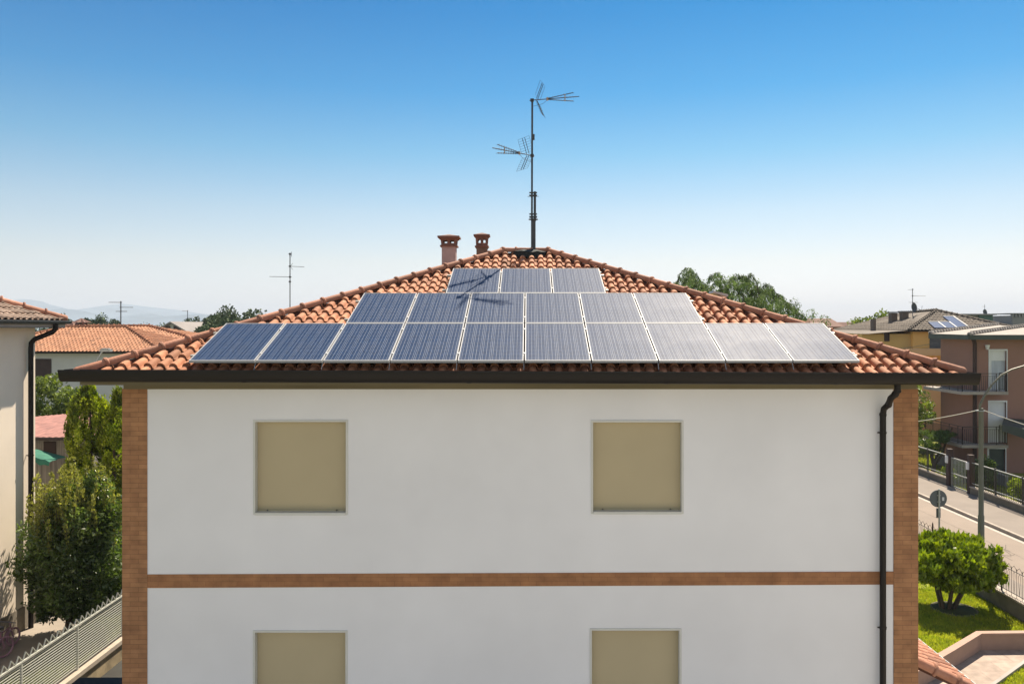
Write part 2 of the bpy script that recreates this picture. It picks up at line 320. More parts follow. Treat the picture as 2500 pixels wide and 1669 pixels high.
M['greyconc'] = mat('grey_tower_concrete', (0.20, 0.20, 0.20), 0.9, 0.15, 0.5)
M['brownroof'] = mat('red_brown_far_roof', (0.22, 0.12, 0.09), 0.85, 0.2, 0.5)
M['panelblue'] = mat('far_panel_blue', (0.04, 0.06, 0.13), 0.25, 0.1, 2)

# ------------------------------------------------------------------ roofs
def tile_face(p3, pitch, course, h, seed, tintvar=0.28, segs=5, lift=0.028, skirt=0.026):
    """returns V,F,T of pantiles laid over a convex 3D polygon; p3[0]->p3[1] is the eave, seen left to right from outside"""
    p = [Vector(q) for q in p3]; u = (p[1]-p[0]).normalized(); n = u.cross(p[-1]-p[0]).normalized(); s = n.cross(u)
    poly = [((q-p[0]).dot(u), (q-p[0]).dot(s)) for q in p]
    umin = min(a for a, b in poly); umax = max(a for a, b in poly); smax = max(b for a, b in poly)
    R = rnd(seed)
    bw = pitch*0.66
    us = [bw/2-bw/2*math.cos(PI*k/segs) for k in range(segs+1)]+[bw+(pitch-bw)*0.5, pitch]
    hs = [h*math.sin(PI*k/segs)**0.8 if 0 < k < segs else 0.0 for k in range(segs+1)]+[-h*0.10, 0.0]
    m = len(us); vs = []; fs = []; ts = []
    rows = int(smax/course)+1; cols = int((umax-umin)/pitch)+1
    def inside(a, b, mg):
        for i in range(1, len(poly)):
            x0, y0 = poly[i]; x1, y1 = poly[(i+1) % len(poly)]
            cr = (x1-x0)*(b-y0)-(y1-y0)*(a-x0)
            if cr/math.hypot(x1-x0, y1-y0) < -mg: return False
        return True
    for r in range(rows):
        for c in range(cols):
            u0 = umin+c*pitch; s0 = r*course
            if not inside(u0+pitch/2, s0+course/2, pitch+course*0.7): continue
            t = 1-tintvar/2+R.random()*tintvar
            if R.random() < 0.06: t *= 0.72
            du = R.uniform(-0.004, 0.004); ds = R.uniform(-0.008, 0.008)
            b = len(vs)
            for (ss, sc, lf) in ((ds if r else 0, 1.06, lift), (course+0.012+ds, 0.88, 0.001)):
                for k in range(m):
                    vs.append((u0+bw/2+(us[k]-bw/2)*(sc if k <= segs else 1)+du, s0+ss, hs[k]*sc+lf)); ts.append(t)
            for k in range(m):
                vs.append((u0+bw/2+(us[k]-bw/2)*1.0+du, s0+(ds if r else 0)+0.002, hs[k]*0.92+lift-skirt)); ts.append(t*0.9)
            for k in range(m-1):
                fs.append((b+k, b+k+1, b+m+k+1, b+m+k)); fs.append((b+2*m+k, b+2*m+k+1, b+k+1, b+k))
    bm = bmesh.new(); lay = bm.verts.layers.float.new('t')
    bv = []
    for v, t in zip(vs, ts):
        x = bm.verts.new(v); x[lay] = t; bv.append(x)
    for f in fs: bm.faces.new([bv[i] for i in f])
    for i in range(1, len(poly)):
        a = Vector((*poly[i], 0)); c = Vector((*poly[(i+1) % len(poly)], 0)); d = (c-a).normalized()
        bmesh.ops.bisect_plane(bm, geom=bm.verts[:]+bm.edges[:]+bm.faces[:], plane_co=a, plane_no=Vector((d.y, -d.x, 0)), clear_outer=True)
    bm.verts.index_update()
    V = [p[0]+u*v.co.x+s*v.co.y+n*v.co.z for v in bm.verts]; T = [v[lay] for v in bm.verts]
    F = [tuple(v.index for v in f.verts) for f in bm.faces]; bm.free()
    return V, F, T

def add_tiles(mb, *a, **k):
    V, F, T = tile_face(*a, **k); b = len(mb.v); mb.v += [tuple(v) for v in V]; mb.f += [tuple(b+i for i in f) for f in F]; mb.t += T

def ridge_tiles(mb, p0, p1, r, ln, seed, end_cap=True, nseg=9, collar=True):
    p0 = Vector(p0); p1 = Vector(p1); a = (p1-p0).normalized(); L = (p1-p0).length; n = max(1, round(L/ln)); ln = L/n
    R = rnd(seed); sd = a.cross(Vector((0,0,1))).normalized(); up = sd.cross(a)
    def ring(c, rr, dz=0): return [c+sd*(rr*math.cos(t))+up*(rr*math.sin(t)*1.0+dz) for t in [(-0.22+1.44*k/nseg)*PI for k in range(nseg+1)]]
    for i in range(n):
        t = 0.8+R.random()*0.4; c0 = p0+a*(i*ln); c1 = p0+a*((i+1)*ln+0.02); jx = sd*R.uniform(-.008, .008)
        prof = [(0.0, r*1.04), (0.5, r), (1.0, r*0.93)]
        rings = [ring(c0+(c1-c0)*q+jx, rr) for q, rr in prof]
        if i == 0 and end_cap: rings = [ring(c0-a*0.06+jx, r*0.45, -r*0.25), ring(c0-a*0.035, r*0.85, -r*.05)]+rings
        vs = [v for g in rings for v in g]; m = nseg+1
        mb.add(vs, [(g*m+k, g*m+k+1, (g+1)*m+k+1, (g+1)*m+k) for g in range(len(rings)-1) for k in range(nseg)], t)
        if collar:
            cc = c0+a*(ln*0.93 if i < n-1 else ln*0.93)
            w = min(0.060, ln*0.2)
            rr_ = [(0, r*0.96), (w*0.04, r*1.36), (w*0.4, r*1.44), (w*0.75, r*1.34), (w, r*0.98)]
            vs = [v for q, rr in rr_ for v in ring(cc+a*q+jx, rr)]
            mb.add(vs, [(g*m+k, g*m+k+1, (g+1)*m+k+1, (g+1)*m+k) for g in range(4) for k in range(nseg)], t*0.86)

# ------------------------------------------------------------------ foliage
def foliage(name, mt, clumps, leaf, seed, parent=None, up=0.2, tv=0.5, orient='random', kind=None):
    """clumps: list of (x,y,z, rx,ry,rz, n). leaf = (len, width)"""
    rg = np.random.default_rng(seed); C = []
    for (x, y, z, rx, ry, rz, n) in clumps:
        n = int(n)
        d = rg.normal(size=(n, 3)); d /= np.linalg.norm(d, axis=1)[:, None]
        r = rg.random(n)**0.42
        p = np.array([x, y, z])+d*r[:, None]*np.array([rx, ry, rz])
        C.append(np.column_stack([p, d, np.full(n, rg.uniform(1-tv/2, 1+tv/2))*rg.uniform(0.8, 1.2, n)]))
    C = np.vstack(C); n = len(C); p = C[:, :3]; out = C[:, 3:6]; t = C[:, 6]
    if orient == 'droop': ax = out*0.5+rg.normal(size=(n, 3))*0.35+np.array([0, 0, -0.8])
    elif orient == 'up': ax = out*0.55+rg.normal(size=(n, 3))*0.35+np.array([0, 0, 0.9])
    else: ax = out*0.6+rg.normal(size=(n, 3))*0.7+np.array([0, 0, up])
    ax /= np.linalg.norm(ax, axis=1)[:, None]
    sd = np.cross(ax, rg.normal(size=(n, 3))); sd /= np.linalg.norm(sd, axis=1)[:, None]
    nm = np.cross(ax, sd)
    l = leaf[0]*rg.uniform(0.6, 1.3, n)[:, None]; w = leaf[1]*rg.uniform(0.7, 1.3, n)[:, None]
    V = np.stack([p-ax*l/2, p+sd*w/2+nm*w*0.18-ax*l*0.05, p+ax*l/2, p-sd*w/2+nm*w*0.18-ax*l*0.05], axis=1).reshape(-1, 3)
    F = np.arange(n*4).reshape(n, 4); T = np.repeat(t, 4)
    return np_mesh(name, V, F, T, mt, parent)

def crown_clumps(c, R, k, cr, n, seed, squash=1.0, shape='ball', inner=True):
    """clump centres over an envelope (ellipsoid / cone)"""
    r = rnd(seed); out = []
    for i in range(k):
        while True:
            d = Vector((r.gauss(0, 1), r.gauss(0, 1), r.gauss(0, 1)))
            if d.length > 0.01: d.normalize(); break
        q = r.uniform(0.62, 1.02)
        if shape == 'cone':
            h = r.random()**0.85; rad = (1-h)**0.6*q; a = r.uniform(0, 2*PI)
            p = (c[0]+R[0]*rad*math.cos(a), c[1]+R[1]*rad*math.sin(a), c[2]-R[2]+2*R[2]*h)
        else:
            p = (c[0]+R[0]*d.x*q, c[1]+R[1]*d.y*q, c[2]+R[2]*d.z*q)
        s = cr*r.uniform(0.7, 1.35)
        out.append((*p, s, s, s*squash, n*r.uniform(0.7, 1.3)))
    if inner and shape != 'cone': out.append((*c, R[0]*.7, R[1]*.7, R[2]*.7, n*k*0.10))
    return out

def limbs(mb, base, top, r0, n, spread, seed, h0=0.4):
    R = rnd(seed); b = Vector(base); t = Vector(top)
    mb.tube([b, b.lerp(t, .35)+Vector((R.uniform(-.05, .05), R.uniform(-.05, .05), 0)), b.lerp(t, .7), t], [r0, r0*.8, r0*.55, r0*.2], 8)
    for i in range(n):
        q = h0+(1-h0)*i/max(1, n); s = b.lerp(t, q*0.85); a = R.uniform(0, 2*PI); d = Vector((math.cos(a), math.sin(a), R.uniform(.3, .9)))*spread*R.uniform(.6, 1)
        mb.tube([s, s+d*0.5+Vector((0, 0, .05)), s+d], [r0*.42, r0*.28, r0*.08], 6)

def tree(name, label, cat, base, crown, R, trunk_r, leafmat, leaf, k, cr, n, seed, group=None, shape='ball', squash=1.0, tmat='trunk', orient='random', nl=7):
    root = thing(name, label, cat, base, group)
    mb = MB(); limbs(mb, base, (crown[0], crown[1], crown[2]+R[2]*0.35), trunk_r, nl, R[0]*.8, seed); mb.build('trunk', M[tmat], root, True)
    foliage('crown', M[leafmat], crown_clumps(crown, R, k, cr, n, seed, squash, shape), leaf, seed, root, orient=orient)
    return root
# ------------------------------------------------------------------ the setting: ground, road, pavements, lawn, mountains
def sheet(name, poly, z, mt, kind='structure', th=None):
    mb = MB()
    if th: mb.prism(poly, z-th, z)
    else: mb.add([(x, y, z) for x, y in poly], [tuple(range(len(poly)))])
    o = mb.build(name, mt); tag(o, kind=kind); return o
def rect(x0, x1, y0, y1): return [(x0, y0), (x1, y0), (x1, y1), (x0, y1)]
sheet('ground', rect(-6000, 6000, -300, 6500), -0.02, M['ground'])
sheet('lawn', rect(6.1, 13.45, 8, 60), 0.0, M['lawn'])
sheet('garden_lawn', rect(21.2, 60, 30, 60), 0.004, M['lawn'])
sheet('grass_strip', rect(-12.0, -10.0, 8, 40), 0.0, M['shade_ground'])
sheet('concrete_path', rect(-13.4, -12.0, 8, 22.2), 0.006, M['path'])
sheet('back_garden', rect(-30, -6.4, 22.2, 45), -0.004, M['shade_ground'])
sheet('driveway', rect(-9.8, -6.3, 6, 34), 0.004, M['shadedrive'])
sheet('bounce_forecourt', rect(-9.8, 13.45, -20, 12.43), 0.008, M['bounce_forecourt'])
sheet('road', rect(15.2, 18.6, -40, 400), -0.004, M['asphalt'])
sheet('near_pavement', rect(13.6, 15.2, -40, 400), 0.10, M['pave'], th=0.15)
sheet('far_pavement', rect(18.72, 21.0, -40, 400), 0.12, M['pave'], th=0.2)
mb = MB()
for i in range(140): mb.box(18.6, 18.72, 5+i*1.0, 5.99+i*1.0, -0.05, 0.12, 0.8+0.4*random.Random(i).random())
kb = mb.build('kerb', M['kerb']); tag(kb, kind='structure')
sheet('road_edge_line', rect(18.36, 18.52, -40, 300), 0.0, M['line'])

def mountain(name, D, prof, seed):
    R = rnd(seed); mb = MB(); vs = []; n = 90; x0, x1 = prof[0][0], prof[-1][0]; rows = 5
    for j in range(rows):
        q = j/(rows-1)
        for i in range(n+1):
            px = x0+(x1-x0)*i/n
            for a, b in zip(prof, prof[1:]):
                if a[0] <= px <= b[0]: py = a[1]+(b[1]-a[1])*(px-a[0])/(b[0]-a[0])
            h = (HC-(py-VY)/FPX*D)+R.uniform(-.015, .015)*D/100
            dd = D+ (1-q)*D*-.18
            vs.append((((px-VX)/FPX*D), dd+R.uniform(-20, 20), max(-2, h)*q**0.7 - (2 if j == 0 else 0)))
    m = n+1
    mb.add(vs, [(j*m+i, j*m+i+1, (j+1)*m+i+1, (j+1)*m+i) for j in range(rows-1) for i in range(n)])
    # back slope
    b = len(mb.v); top = (rows-1)*m
    mb.v += [(v[0], v[1]+D*.15, -2) for v in mb.v[top:top+m]]
    mb.f += [(top+i, top+i+1, b+i+1, b+i) for i in range(n)]; mb.t += [1]*m
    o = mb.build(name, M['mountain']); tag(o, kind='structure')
cr_ = MB(); R = rnd(77)
def crack(pts, w):
    for a, b in zip(pts, pts[1:]):
        a = Vector((*a, 0.0)); b = Vector((*b, 0.0)); d = (b-a).normalized(); n = Vector((-d.y, d.x, 0))*w*R.uniform(.4, 1)
        cr_.add([a-n, b-n, b+n, a+n], [(0, 1, 2, 3)])
crack([(17.2+R.uniform(-.03, .03), 24+i*.45) for i in range(60)], .012)
crack([(16.9+.35*math.cos(t)+R.uniform(-.06, .06), 28.6+.5*math.sin(t)) for t in np.linspace(0, 5.6, 16)], .014)
crack([(17.6-.12*i+R.uniform(-.05, .05), 29.5-.3*i*R.uniform(.6, 1)) for i in range(9)], .014)
for v_ in range(len(cr_.v)): cr_.v[v_] = (cr_.v[v_][0], cr_.v[v_][1], 0.0)
M['crack'] = mat('tar_crack', (0.09, 0.075, 0.06), 0.9, 0.2, 5)
tag(cr_.build('road_cracks', M['crack']), kind='structure')
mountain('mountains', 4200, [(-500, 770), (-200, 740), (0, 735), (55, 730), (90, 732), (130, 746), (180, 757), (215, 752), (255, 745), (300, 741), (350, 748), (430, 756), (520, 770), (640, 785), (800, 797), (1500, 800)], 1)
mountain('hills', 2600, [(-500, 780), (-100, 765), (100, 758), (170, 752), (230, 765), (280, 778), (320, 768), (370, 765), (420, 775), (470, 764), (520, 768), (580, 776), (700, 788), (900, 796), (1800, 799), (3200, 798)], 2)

# ------------------------------------------------------------------ the main house
W0, W1, WY, WTOP = -6.317, 6.062, 12.43, 7.046
WB = 23.55                                       # back wall
GY = 11.80                                      # gutter front
EL, ER, EY = -6.82, 6.56, 11.95                 # roof eave corners
EZ = 7.235; SL = 0.396
AX, AY = 0.03, 18.05; AZ = EZ+SL*(AY-EY)
AXL, AXR = -0.56, 0.44; EB = AY+(AY-EY)
house = thing('house', 'white two storey house with brick corner piers and a tiled hip roof carrying solar panels', 'house', (-0.13, 12.43, 0))
def wx(px, D=WY): return (px-VX)/FPX*D
def wz(py, D=WY): return HC-(py-VY)/FPX*D
PIL_L, PIL_R = wx(360), wx(2181)
BL = (wz(1401.0), wz(1434.0)); BR = (wz(1394.0), wz(1425.5))
wins = [(wx(619), wx(849), wz(1255), wz(1025)), (wx(1443.5), wx(1668), wz(1252.5), wz(1026)),
        (wx(618.5), wx(848), wz(1768), wz(1538)), (wx(1440.5), wx(1663), wz(1760), wz(1533))]
def wall_holes(mb, x0, x1, z0, z1, holes, y, depth):
    xs = sorted({x0, x1, *[h[0] for h in holes], *[h[1] for h in holes]}); zs = sorted({z0, z1, *[h[2] for h in holes], *[h[3] for h in holes]})
    for i in range(len(xs)-1):
        for j in range(len(zs)-1):
            cx, cz = (xs[i]+xs[i+1])/2, (zs[j]+zs[j+1])/2
            if any(h[0] < cx < h[1] and h[2] < cz < h[3] for h in holes): continue
            mb.add([(xs[i], y, zs[j]), (xs[i+1], y, zs[j]), (xs[i+1], y, zs[j+1]), (xs[i], y, zs[j+1])], [(0, 1, 2, 3)])
    for a, b, c, d in holes:
        mb.add([(a, y, c), (b, y, c), (b, y, d), (a, y, d), (a, y+depth, c), (b, y+depth, c), (b, y+depth, d), (a, y+depth, d)],
               [(0, 1, 5, 4), (1, 2, 6, 5), (2, 3, 7, 6), (3, 0, 4, 7)])
mb = MB(); wall_holes(mb, PIL_L, PIL_R, 0, 7.2, wins, WY, 0.14)
mb.box(W0+.01, W1-.01, WY+.145, WB, 0, 7.2)
mb.build('wall', M['plaster'], house, fixn=False)
for s, (a, b) in enumerate(((W0, PIL_L), (PIL_R, W1))):
    m_ = MB(); m_.box(a, b, WY-.012, WY+.42, 0, 7.055); m_.build('brick_pier', M['brick'], house)
mb = MB(); y0 = WY-.008
mb.add([(PIL_L, y0, BL[1]), (PIL_R, y0, BR[1]), (PIL_R, y0, BR[0]), (PIL_L, y0, BL[0]), (PIL_L, y0+.006, BL[1]), (PIL_R, y0+.006, BR[1]), (PIL_R, y0+.006, BR[0]), (PIL_L, y0+.006, BL[0])],
       [(0, 1, 2, 3), (0, 3, 7, 4), (3, 2, 6, 7), (0, 4, 5, 1), (1, 5, 6, 2)])
mb.build('brick_band', M['soldier'], house)
for a, b, c, d in wins:
    sh = MB(); sh.box(a, b, WY+.105, WY+.14, c, d)
    # bottom rail of the shutter and two small stops
    sh.box(a+.01, b-.01, WY+.092, WY+.106, c+.005, c+.055)
    s_ = sh.build('shutter', M['shutter'], house)
    for q in (0.13, 0.87): st = MB(); st.box(a+(b-a)*q-.008, a+(b-a)*q+.008, WY+.075, WY+.092, c+.038, c+.056); st.build('shutter_stop', M['rail'], s_)
    f = MB(); t = 0.028; yo, yi = WY-.012, WY+.10
    f.box(a-.004, a+t, yo, yi, c-.004, d+.004); f.box(b-t, b+.004, yo, yi, c-.004, d+.004)
    f.box(a+t+.001, b-t-.001, yo, yi, d-t, d+.004); f.box(a+t+.001, b-t-.001, yo-.02, yi, c-.006, c+t*1.1)
    f.build('window_frame', M['alu_frame'], house)
# frieze, soffit, fascia
mb = MB(); mb.box(W0+.03, W1-.03, WY-.03, WY+.2, 7.048, 7.21); mb.build('frieze', M['olive'], house)
mb = MB(); mb.box(EL+.10, ER-.10, 12.0, WY-.032, 7.215, 7.24); mb.box(EL+.1, W0+.02, WY-.031, WB+.5, 7.215, 7.24); mb.box(W1-.02, ER-.1, WY-.031, WB+.5, 7.215, 7.24)
mb.build('soffit', M['olive'], house)
mb = MB(); mb.box(EL+.10, ER-.10, 11.965, 11.998, 7.142, 7.27); mb.build('fascia', M['olive'], house)

def gutter_mb(mb, p0, p1, r, out, dep=1.05):            # half round gutter, 'out' is the outward horizontal direction
    p0 = Vector(p0); p1 = Vector(p1); out = Vector(out); up = Vector((0, 0, 1)); n = 12
    prof = [(-r, 0.01)]+[(-r*math.cos(PI*k/n), -r*dep*math.sin(PI*k/n)) for k in range(n+1)]+[(r, 0.012), (r+.010, 0.012), (r+.010, -.008)]
    inner = [(x*0.93, y*0.93+.003) for x, y in prof[:-2]][::-1]
    pr = prof+inner; m = len(pr); vs = [p+out*x+up*y for p in (p0, p1) for x, y in pr]
    mb.add(vs, [(k, (k+1) % m, m+(k+1) % m, m+k) for k in range(m)])
    for i, p in enumerate((p0, p1)):          # end plates
        mb.add([p+out*x+up*y for x, y in prof], [tuple(range(len(prof)))])
GXL, GXR = wx(141, GY), wx(2395, GY)
gzl, gzr = wz(903, GY), wz(911, GY)
g = MB(); r = 0.082; gutter_mb(g, (GXL, GY+r, gzl-.01), (GXR, GY+r, gzr-.01), r, (0, -1, 0), 2.05)
gutter_mb(g, (GXL+r, GY+2*r+.02, gzl-.012), (GXL+r, EB+.05, gzl-.03), r, (-1, 0, 0), 2.05)
gutter_mb(g, (GXR-r, GY+2*r+.02, gzr-.012), (GXR-r, EB+.05, gzr-.03), r, (1, 0, 0), 2.05)
# joint sleeves
for q in (0.20, 0.445, 0.66, 0.845):
    x = GXL+(GXR-GXL)*q; z = gzl+(gzr-gzl)*q-.01
    n = 12; vs = [(x+dx, GY+r-(r+.004)*math.cos(PI*k/n), z-(r+.002)*2.05*math.sin(PI*k/n)) for dx in (-.03, .03) for k in range(n+1)]
    g.add(vs, [(k, k+1, n+2+k, n+1+k) for k in range(n)])
go = g.build('gutter', M['gutter'], house, True, fixn=False)
dp = MB(); x1 = wx(2186, 12.0); x2 = wx(2155.5, 12.33); yy = 12.33
pts = [(x1, 11.93, wz(911, 11.9)-.13), (x1, 11.93, wz(955, 11.9)), (x1-.02, 11.96, wz(962, 11.95)), (x1-.06, 12.02, wz(972, 12)), (x2+.055, 12.26, wz(988, 12.2)), (x2+.01, 12.32, wz(998, 12.3)), (x2, yy, wz(1012, yy)), (x2, yy, 0.1)]
dp.tube(pts, 0.047, 14)
d_ = dp.build('downpipe', M['gutter'], house, True)
for (px, py, D) in ((2186, 953, 11.93), (2183, 966, 11.96), (2164, 989, 12.24), (2156, 1000, 12.32)):
    i = {953: 1, 966: 2, 989: 4, 1000: 6}[py]; a = Vector(pts[i-1 if i > 1 else 0]); b = Vector(pts[i]); dd = (b-a).normalized()
    br = MB(); br.tube([Vector(pts[i])-dd*.018, Vector(pts[i])+dd*.018], 0.053, 14); br.build('pipe_joint', M['gutter'], d_, True)
for py in (1056, 1532):
    b = MB(); z = wz(py, yy); b.tube([(x2, yy, z-.014), (x2, yy, z+.014)], .052, 14); b.tube([(x2-.07, yy+.03, z), (x2+.07, yy+.03, z)], .012, 6); b.tube([(x2, yy+.04, z), (x2, WY, z)], .008, 6)
    b.build('pipe_bracket', M['gutter'], d_, True)

# roof: boarding and the four tiled slopes
E00 = Vector((EL, EY, EZ)); E10 = Vector((ER, EY, EZ)); E11 = Vector((ER, EB, EZ)); E01 = Vector((EL, EB, EZ))
A0 = Vector((AXL, AY, AZ)); A1 = Vector((AXR, AY, AZ))
dn = Vector((0, 0, -.012))
rb = MB(); rb.add([v+dn for v in (E00, E10, E11, E01, A0, A1)], [(0, 1, 5, 4), (1, 2, 5), (2, 3, 4, 5), (3, 0, 4)])
roof = rb.build('roof', M['under'], house)
inl = Vector((.13, 0, 0))
t = MB(); add_tiles(t, [E00+inl, E10-inl, A1-Vector((0, .10, .039)), A0-Vector((0, .10, .039))], 0.197, 0.335, 0.078, 11, segs=6, tintvar=.42)
t.build('roof_tiles', M['tile'], roof, True, fixn=False)
t = MB(); add_tiles(t, [E10, E11, A1], 0.2, 0.335, 0.06, 12, segs=3); add_tiles(t, [E11, E01, A0, A1], 0.2, 0.335, 0.06, 13, segs=3); add_tiles(t, [E01, E00, A0], 0.2, 0.335, 0.06, 14, segs=3)
t.build('rear_roof_tiles', M['tile'], roof, True, fixn=False)
up = Vector((0, 0, 0.098))
for i, (a, b) in enumerate(((E00, A0), (E10, A1), (E11, A1), (E01, A0), (A0, A1))):
    t = MB(); dd = (b-a).normalized(); b2 = b; a2 = a+dd*0.06 if i < 4 else a-dd*.08
    ridge_tiles(t, a2+up, b2+up, 0.062, 0.42, 20+i, end_cap=i < 4); t.build('hip_tiles' if i < 4 else 'ridge_tiles', M['hip'], roof, True, fixn=False)
# mortar bed and lead apron round the mast foot
t = MB(); R = rnd(5)
ring_ = [(AX+math.cos(a)*.40*R.uniform(.85, 1.12), AY-.05+math.sin(a)*.30*R.uniform(.85, 1.1), AZ+.05+R.uniform(-.03, .03)) for a in [2*PI*k/18 for k in range(18)]]
low = [(x, y, AZ-.10) for x, y, z in ring_]; in_ = [(AX+(x-AX)*.35, AY+(y-AY)*.35, AZ+.11+R.uniform(-.01, .02)) for x, y, z in ring_]
t.add(ring_+low+in_, [(i, (i+1) % 18, 18+(i+1) % 18, 18+i) for i in range(18)]+[(i, 36+i, 36+(i+1) % 18, (i+1) % 18) for i in range(18)]+[tuple(36+i for i in range(18))])
t.build('lead_apron', M['lead'], roof, True)
t = MB()
for (a, b) in ((E00, A0), (E10, A1), (A0, A1)):
    t.obox(a+Vector((0, 0, .0)), b+Vector((0, 0, .0)), 0.13, 0.07)
t.build('mortar', M['under'], roof)

def chimney(cx, cy, ws, ztop, zbase, capw, mshaft, arched, k):
    zt = ztop
    s = MB(); zs = zt-0.285*k*(1 if not arched else 1.32); s.box(cx-ws/2, cx+ws/2, cy-ws/2, cy+ws/2, zbase, zs); s.box(cx-ws/2-.012, cx+ws/2+.012, cy-ws/2-.012, cy+ws/2+.012, zs-.06, zs-.03) if arched else None
    so_ = s.build('chimney', M[mshaft], house)
    c = MB(); wl = ws/2*1.06; wu = ws/2*1.15; h0 = zs; h1 = zt-.10*k
    def fr(q): return wl+(wu-wl)*q
    H = h1-h0
    # lower ring, upper ring, corner and middle posts leave open windows
    def ringbox(q0, q1):
        a, b = fr(q0), fr(q1); z0, z1 = h0+H*q0, h0+H*q1
        c.add([(cx-a, cy-a, z0), (cx+a, cy-a, z0), (cx+a, cy+a, z0), (cx-a, cy+a, z0), (cx-b, cy-b, z1), (cx+b, cy-b, z1), (cx+b, cy+b, z1), (cx-b, cy+b, z1)],
              [(0, 3, 2, 1), (4, 5, 6, 7), (0, 1, 5, 4), (1, 2, 6, 5), (2, 3, 7, 6), (3, 0, 4, 7)])
    q0, q1 = 0.36, 0.80
    ringbox(0, q0); ringbox(q1, 1)
    z0, z1 = h0+H*q0, h0+H*q1
    for sx in (-1, 1):
        for sy in (-1, 1):
            a, b = fr(q0), fr(q1); w = ws*.17
            c.add([(cx+sx*a, cy+sy*a, z0), (cx+sx*(a-w), cy+sy*a, z0), (cx+sx*(a-w), cy+sy*(a-w), z0), (cx+sx*a, cy+sy*(a-w), z0),
                   (cx+sx*b, cy+sy*b, z1), (cx+sx*(b-w), cy+sy*b, z1), (cx+sx*(b-w), cy+sy*(b-w), z1), (cx+sx*b, cy+sy*(b-w), z1)],
                  [(0, 3, 2, 1), (4, 5, 6, 7), (0, 1, 5, 4), (1, 2, 6, 5), (2, 3, 7, 6), (3, 0, 4, 7)])
            # arch spandrels: little haunches at the window heads
            if arched:
                c.add([(cx+sx*(b-w), cy+sy*b, z1), (cx+sx*(b-w-.035), cy+sy*b, z1), (cx+sx*(b-w), cy+sy*b, z1-.05), (cx+sx*(b-w), cy+sy*(b-w), z1), (cx+sx*(b-w-.035), cy+sy*(b-w), z1), (cx+sx*(b-w), cy+sy*(b-w), z1-.05)], [(0, 1, 2), (3, 5, 4), (0, 3, 4, 1), (1, 4, 5, 2)])
    for sy in (-1, 1):
        m_ = (fr(q0)+fr(q1))/2; c.box(cx-ws*.10, cx+ws*.10, cy+sy*(m_-.03)-.03, cy+sy*(m_-.03)+.03, z0-.001, z1+.001)
    for sx in (-1, 1):
        m_ = (fr(q0)+fr(q1))/2; c.box(cx+sx*(m_-.03)-.03, cx+sx*(m_-.03)+.03, cy-ws*.10, cy+ws*.10, z0-.001, z1+.001)
    c.box(cx-wl-.03, cx+wl+.03, cy-wl-.03, cy+wl+.03, h0-.025, h0+.012)
    cw = capw/2; c.box(cx-cw*.86, cx+cw*.86, cy-cw*.86, cy+cw*.86, h1, h1+.03); c.box(cx-cw, cx+cw, cy-cw, cy+cw, h1+.031, zt-.012)
    a = cw*.92; c.add([(cx-a, cy-a, zt-.012), (cx+a, cy-a, zt-.012), (cx+a, cy+a, zt-.012), (cx-a, cy+a, zt-.012), (cx, cy, zt+.05)], [(0, 1, 4), (1, 2, 4), (2, 3, 4), (3, 0, 4)])
    c.build('chimney_cap', M['chim_cap'], so_)
chimney(-1.93, 19.5, 0.335, wz(574, 19.25), 8.2, 0.525, 'chim_pink', False, .848)
chimney(-1.19, 20.5, 0.272, wz(570.5, 20.3), 8.2, 0.41, 'chim_brown', True, .82)

# ------------------------------------------------------------------ solar panels
PZ0, PSL = 7.508, 0.38; sec = math.sqrt(1+PSL*PSL)
pu = Vector((1, 0, 0)); pv = Vector((0, 1, PSL)).normalized(); pn = pu.cross(pv)
PW, PH, PT = 0.988, 1.60, 0.040
def panel_master():
    root = bpy.data.objects.new('solar_panel', None); COL.objects.link(root)
    fr = MB(); w, h, t, b = PW/2, PH/2, PT, 0.014
    fr.box(-w, -w+b, -h, h, 0, t); fr.box(w-b, w, -h, h, 0, t); fr.box(-w+b, w-b, -h, -h+b, 0.001, t-.0005); fr.box(-w+b, w-b, h-b, h, 0.001, t-.0005)
    f = fr.build('frame', M['alu'], root)
    c = MB(); z = t-.005; c.box(-w+b, w-b, -h+b, h-b, 0.012, z)
    co = c.build('glass', M['solar'], root)
    me = co.data; uvl = me.uv_layers.new(name='UVMap')
    for lp in me.loops:
        v = me.vertices[lp.vertex_index].co; uvl.data[lp.index].uv = (v.x, v.y)
    k = []
    for sy in (-.52, .52):
        cl = MB(); cl.box(w-.006, w+.028, sy-.025, sy+.025, t+.001, t+.006); cl.box(w+.003, w+.019, sy-.02, sy+.02, -.03, t+.0012); k.append(cl.build('clamp', M['alu'], root))
    # cable/bracket stub seen below the joints
    return root, [f, co]+k
pm, pparts = panel_master()
rotm = Matrix((pu, pv, pn)).transposed().to_quaternion()
ordn = ['leftmost', 'second', 'third', 'fourth', 'fifth', 'sixth', 'seventh', 'eighth', 'ninth', 'rightmost']
rows = [(12.0, -0.063-5*1.011, 10, 'bottom'), (13.515, -0.063-3*1.011, 6, 'middle'), (15.03, -1.565, 3, 'top')]
first = True
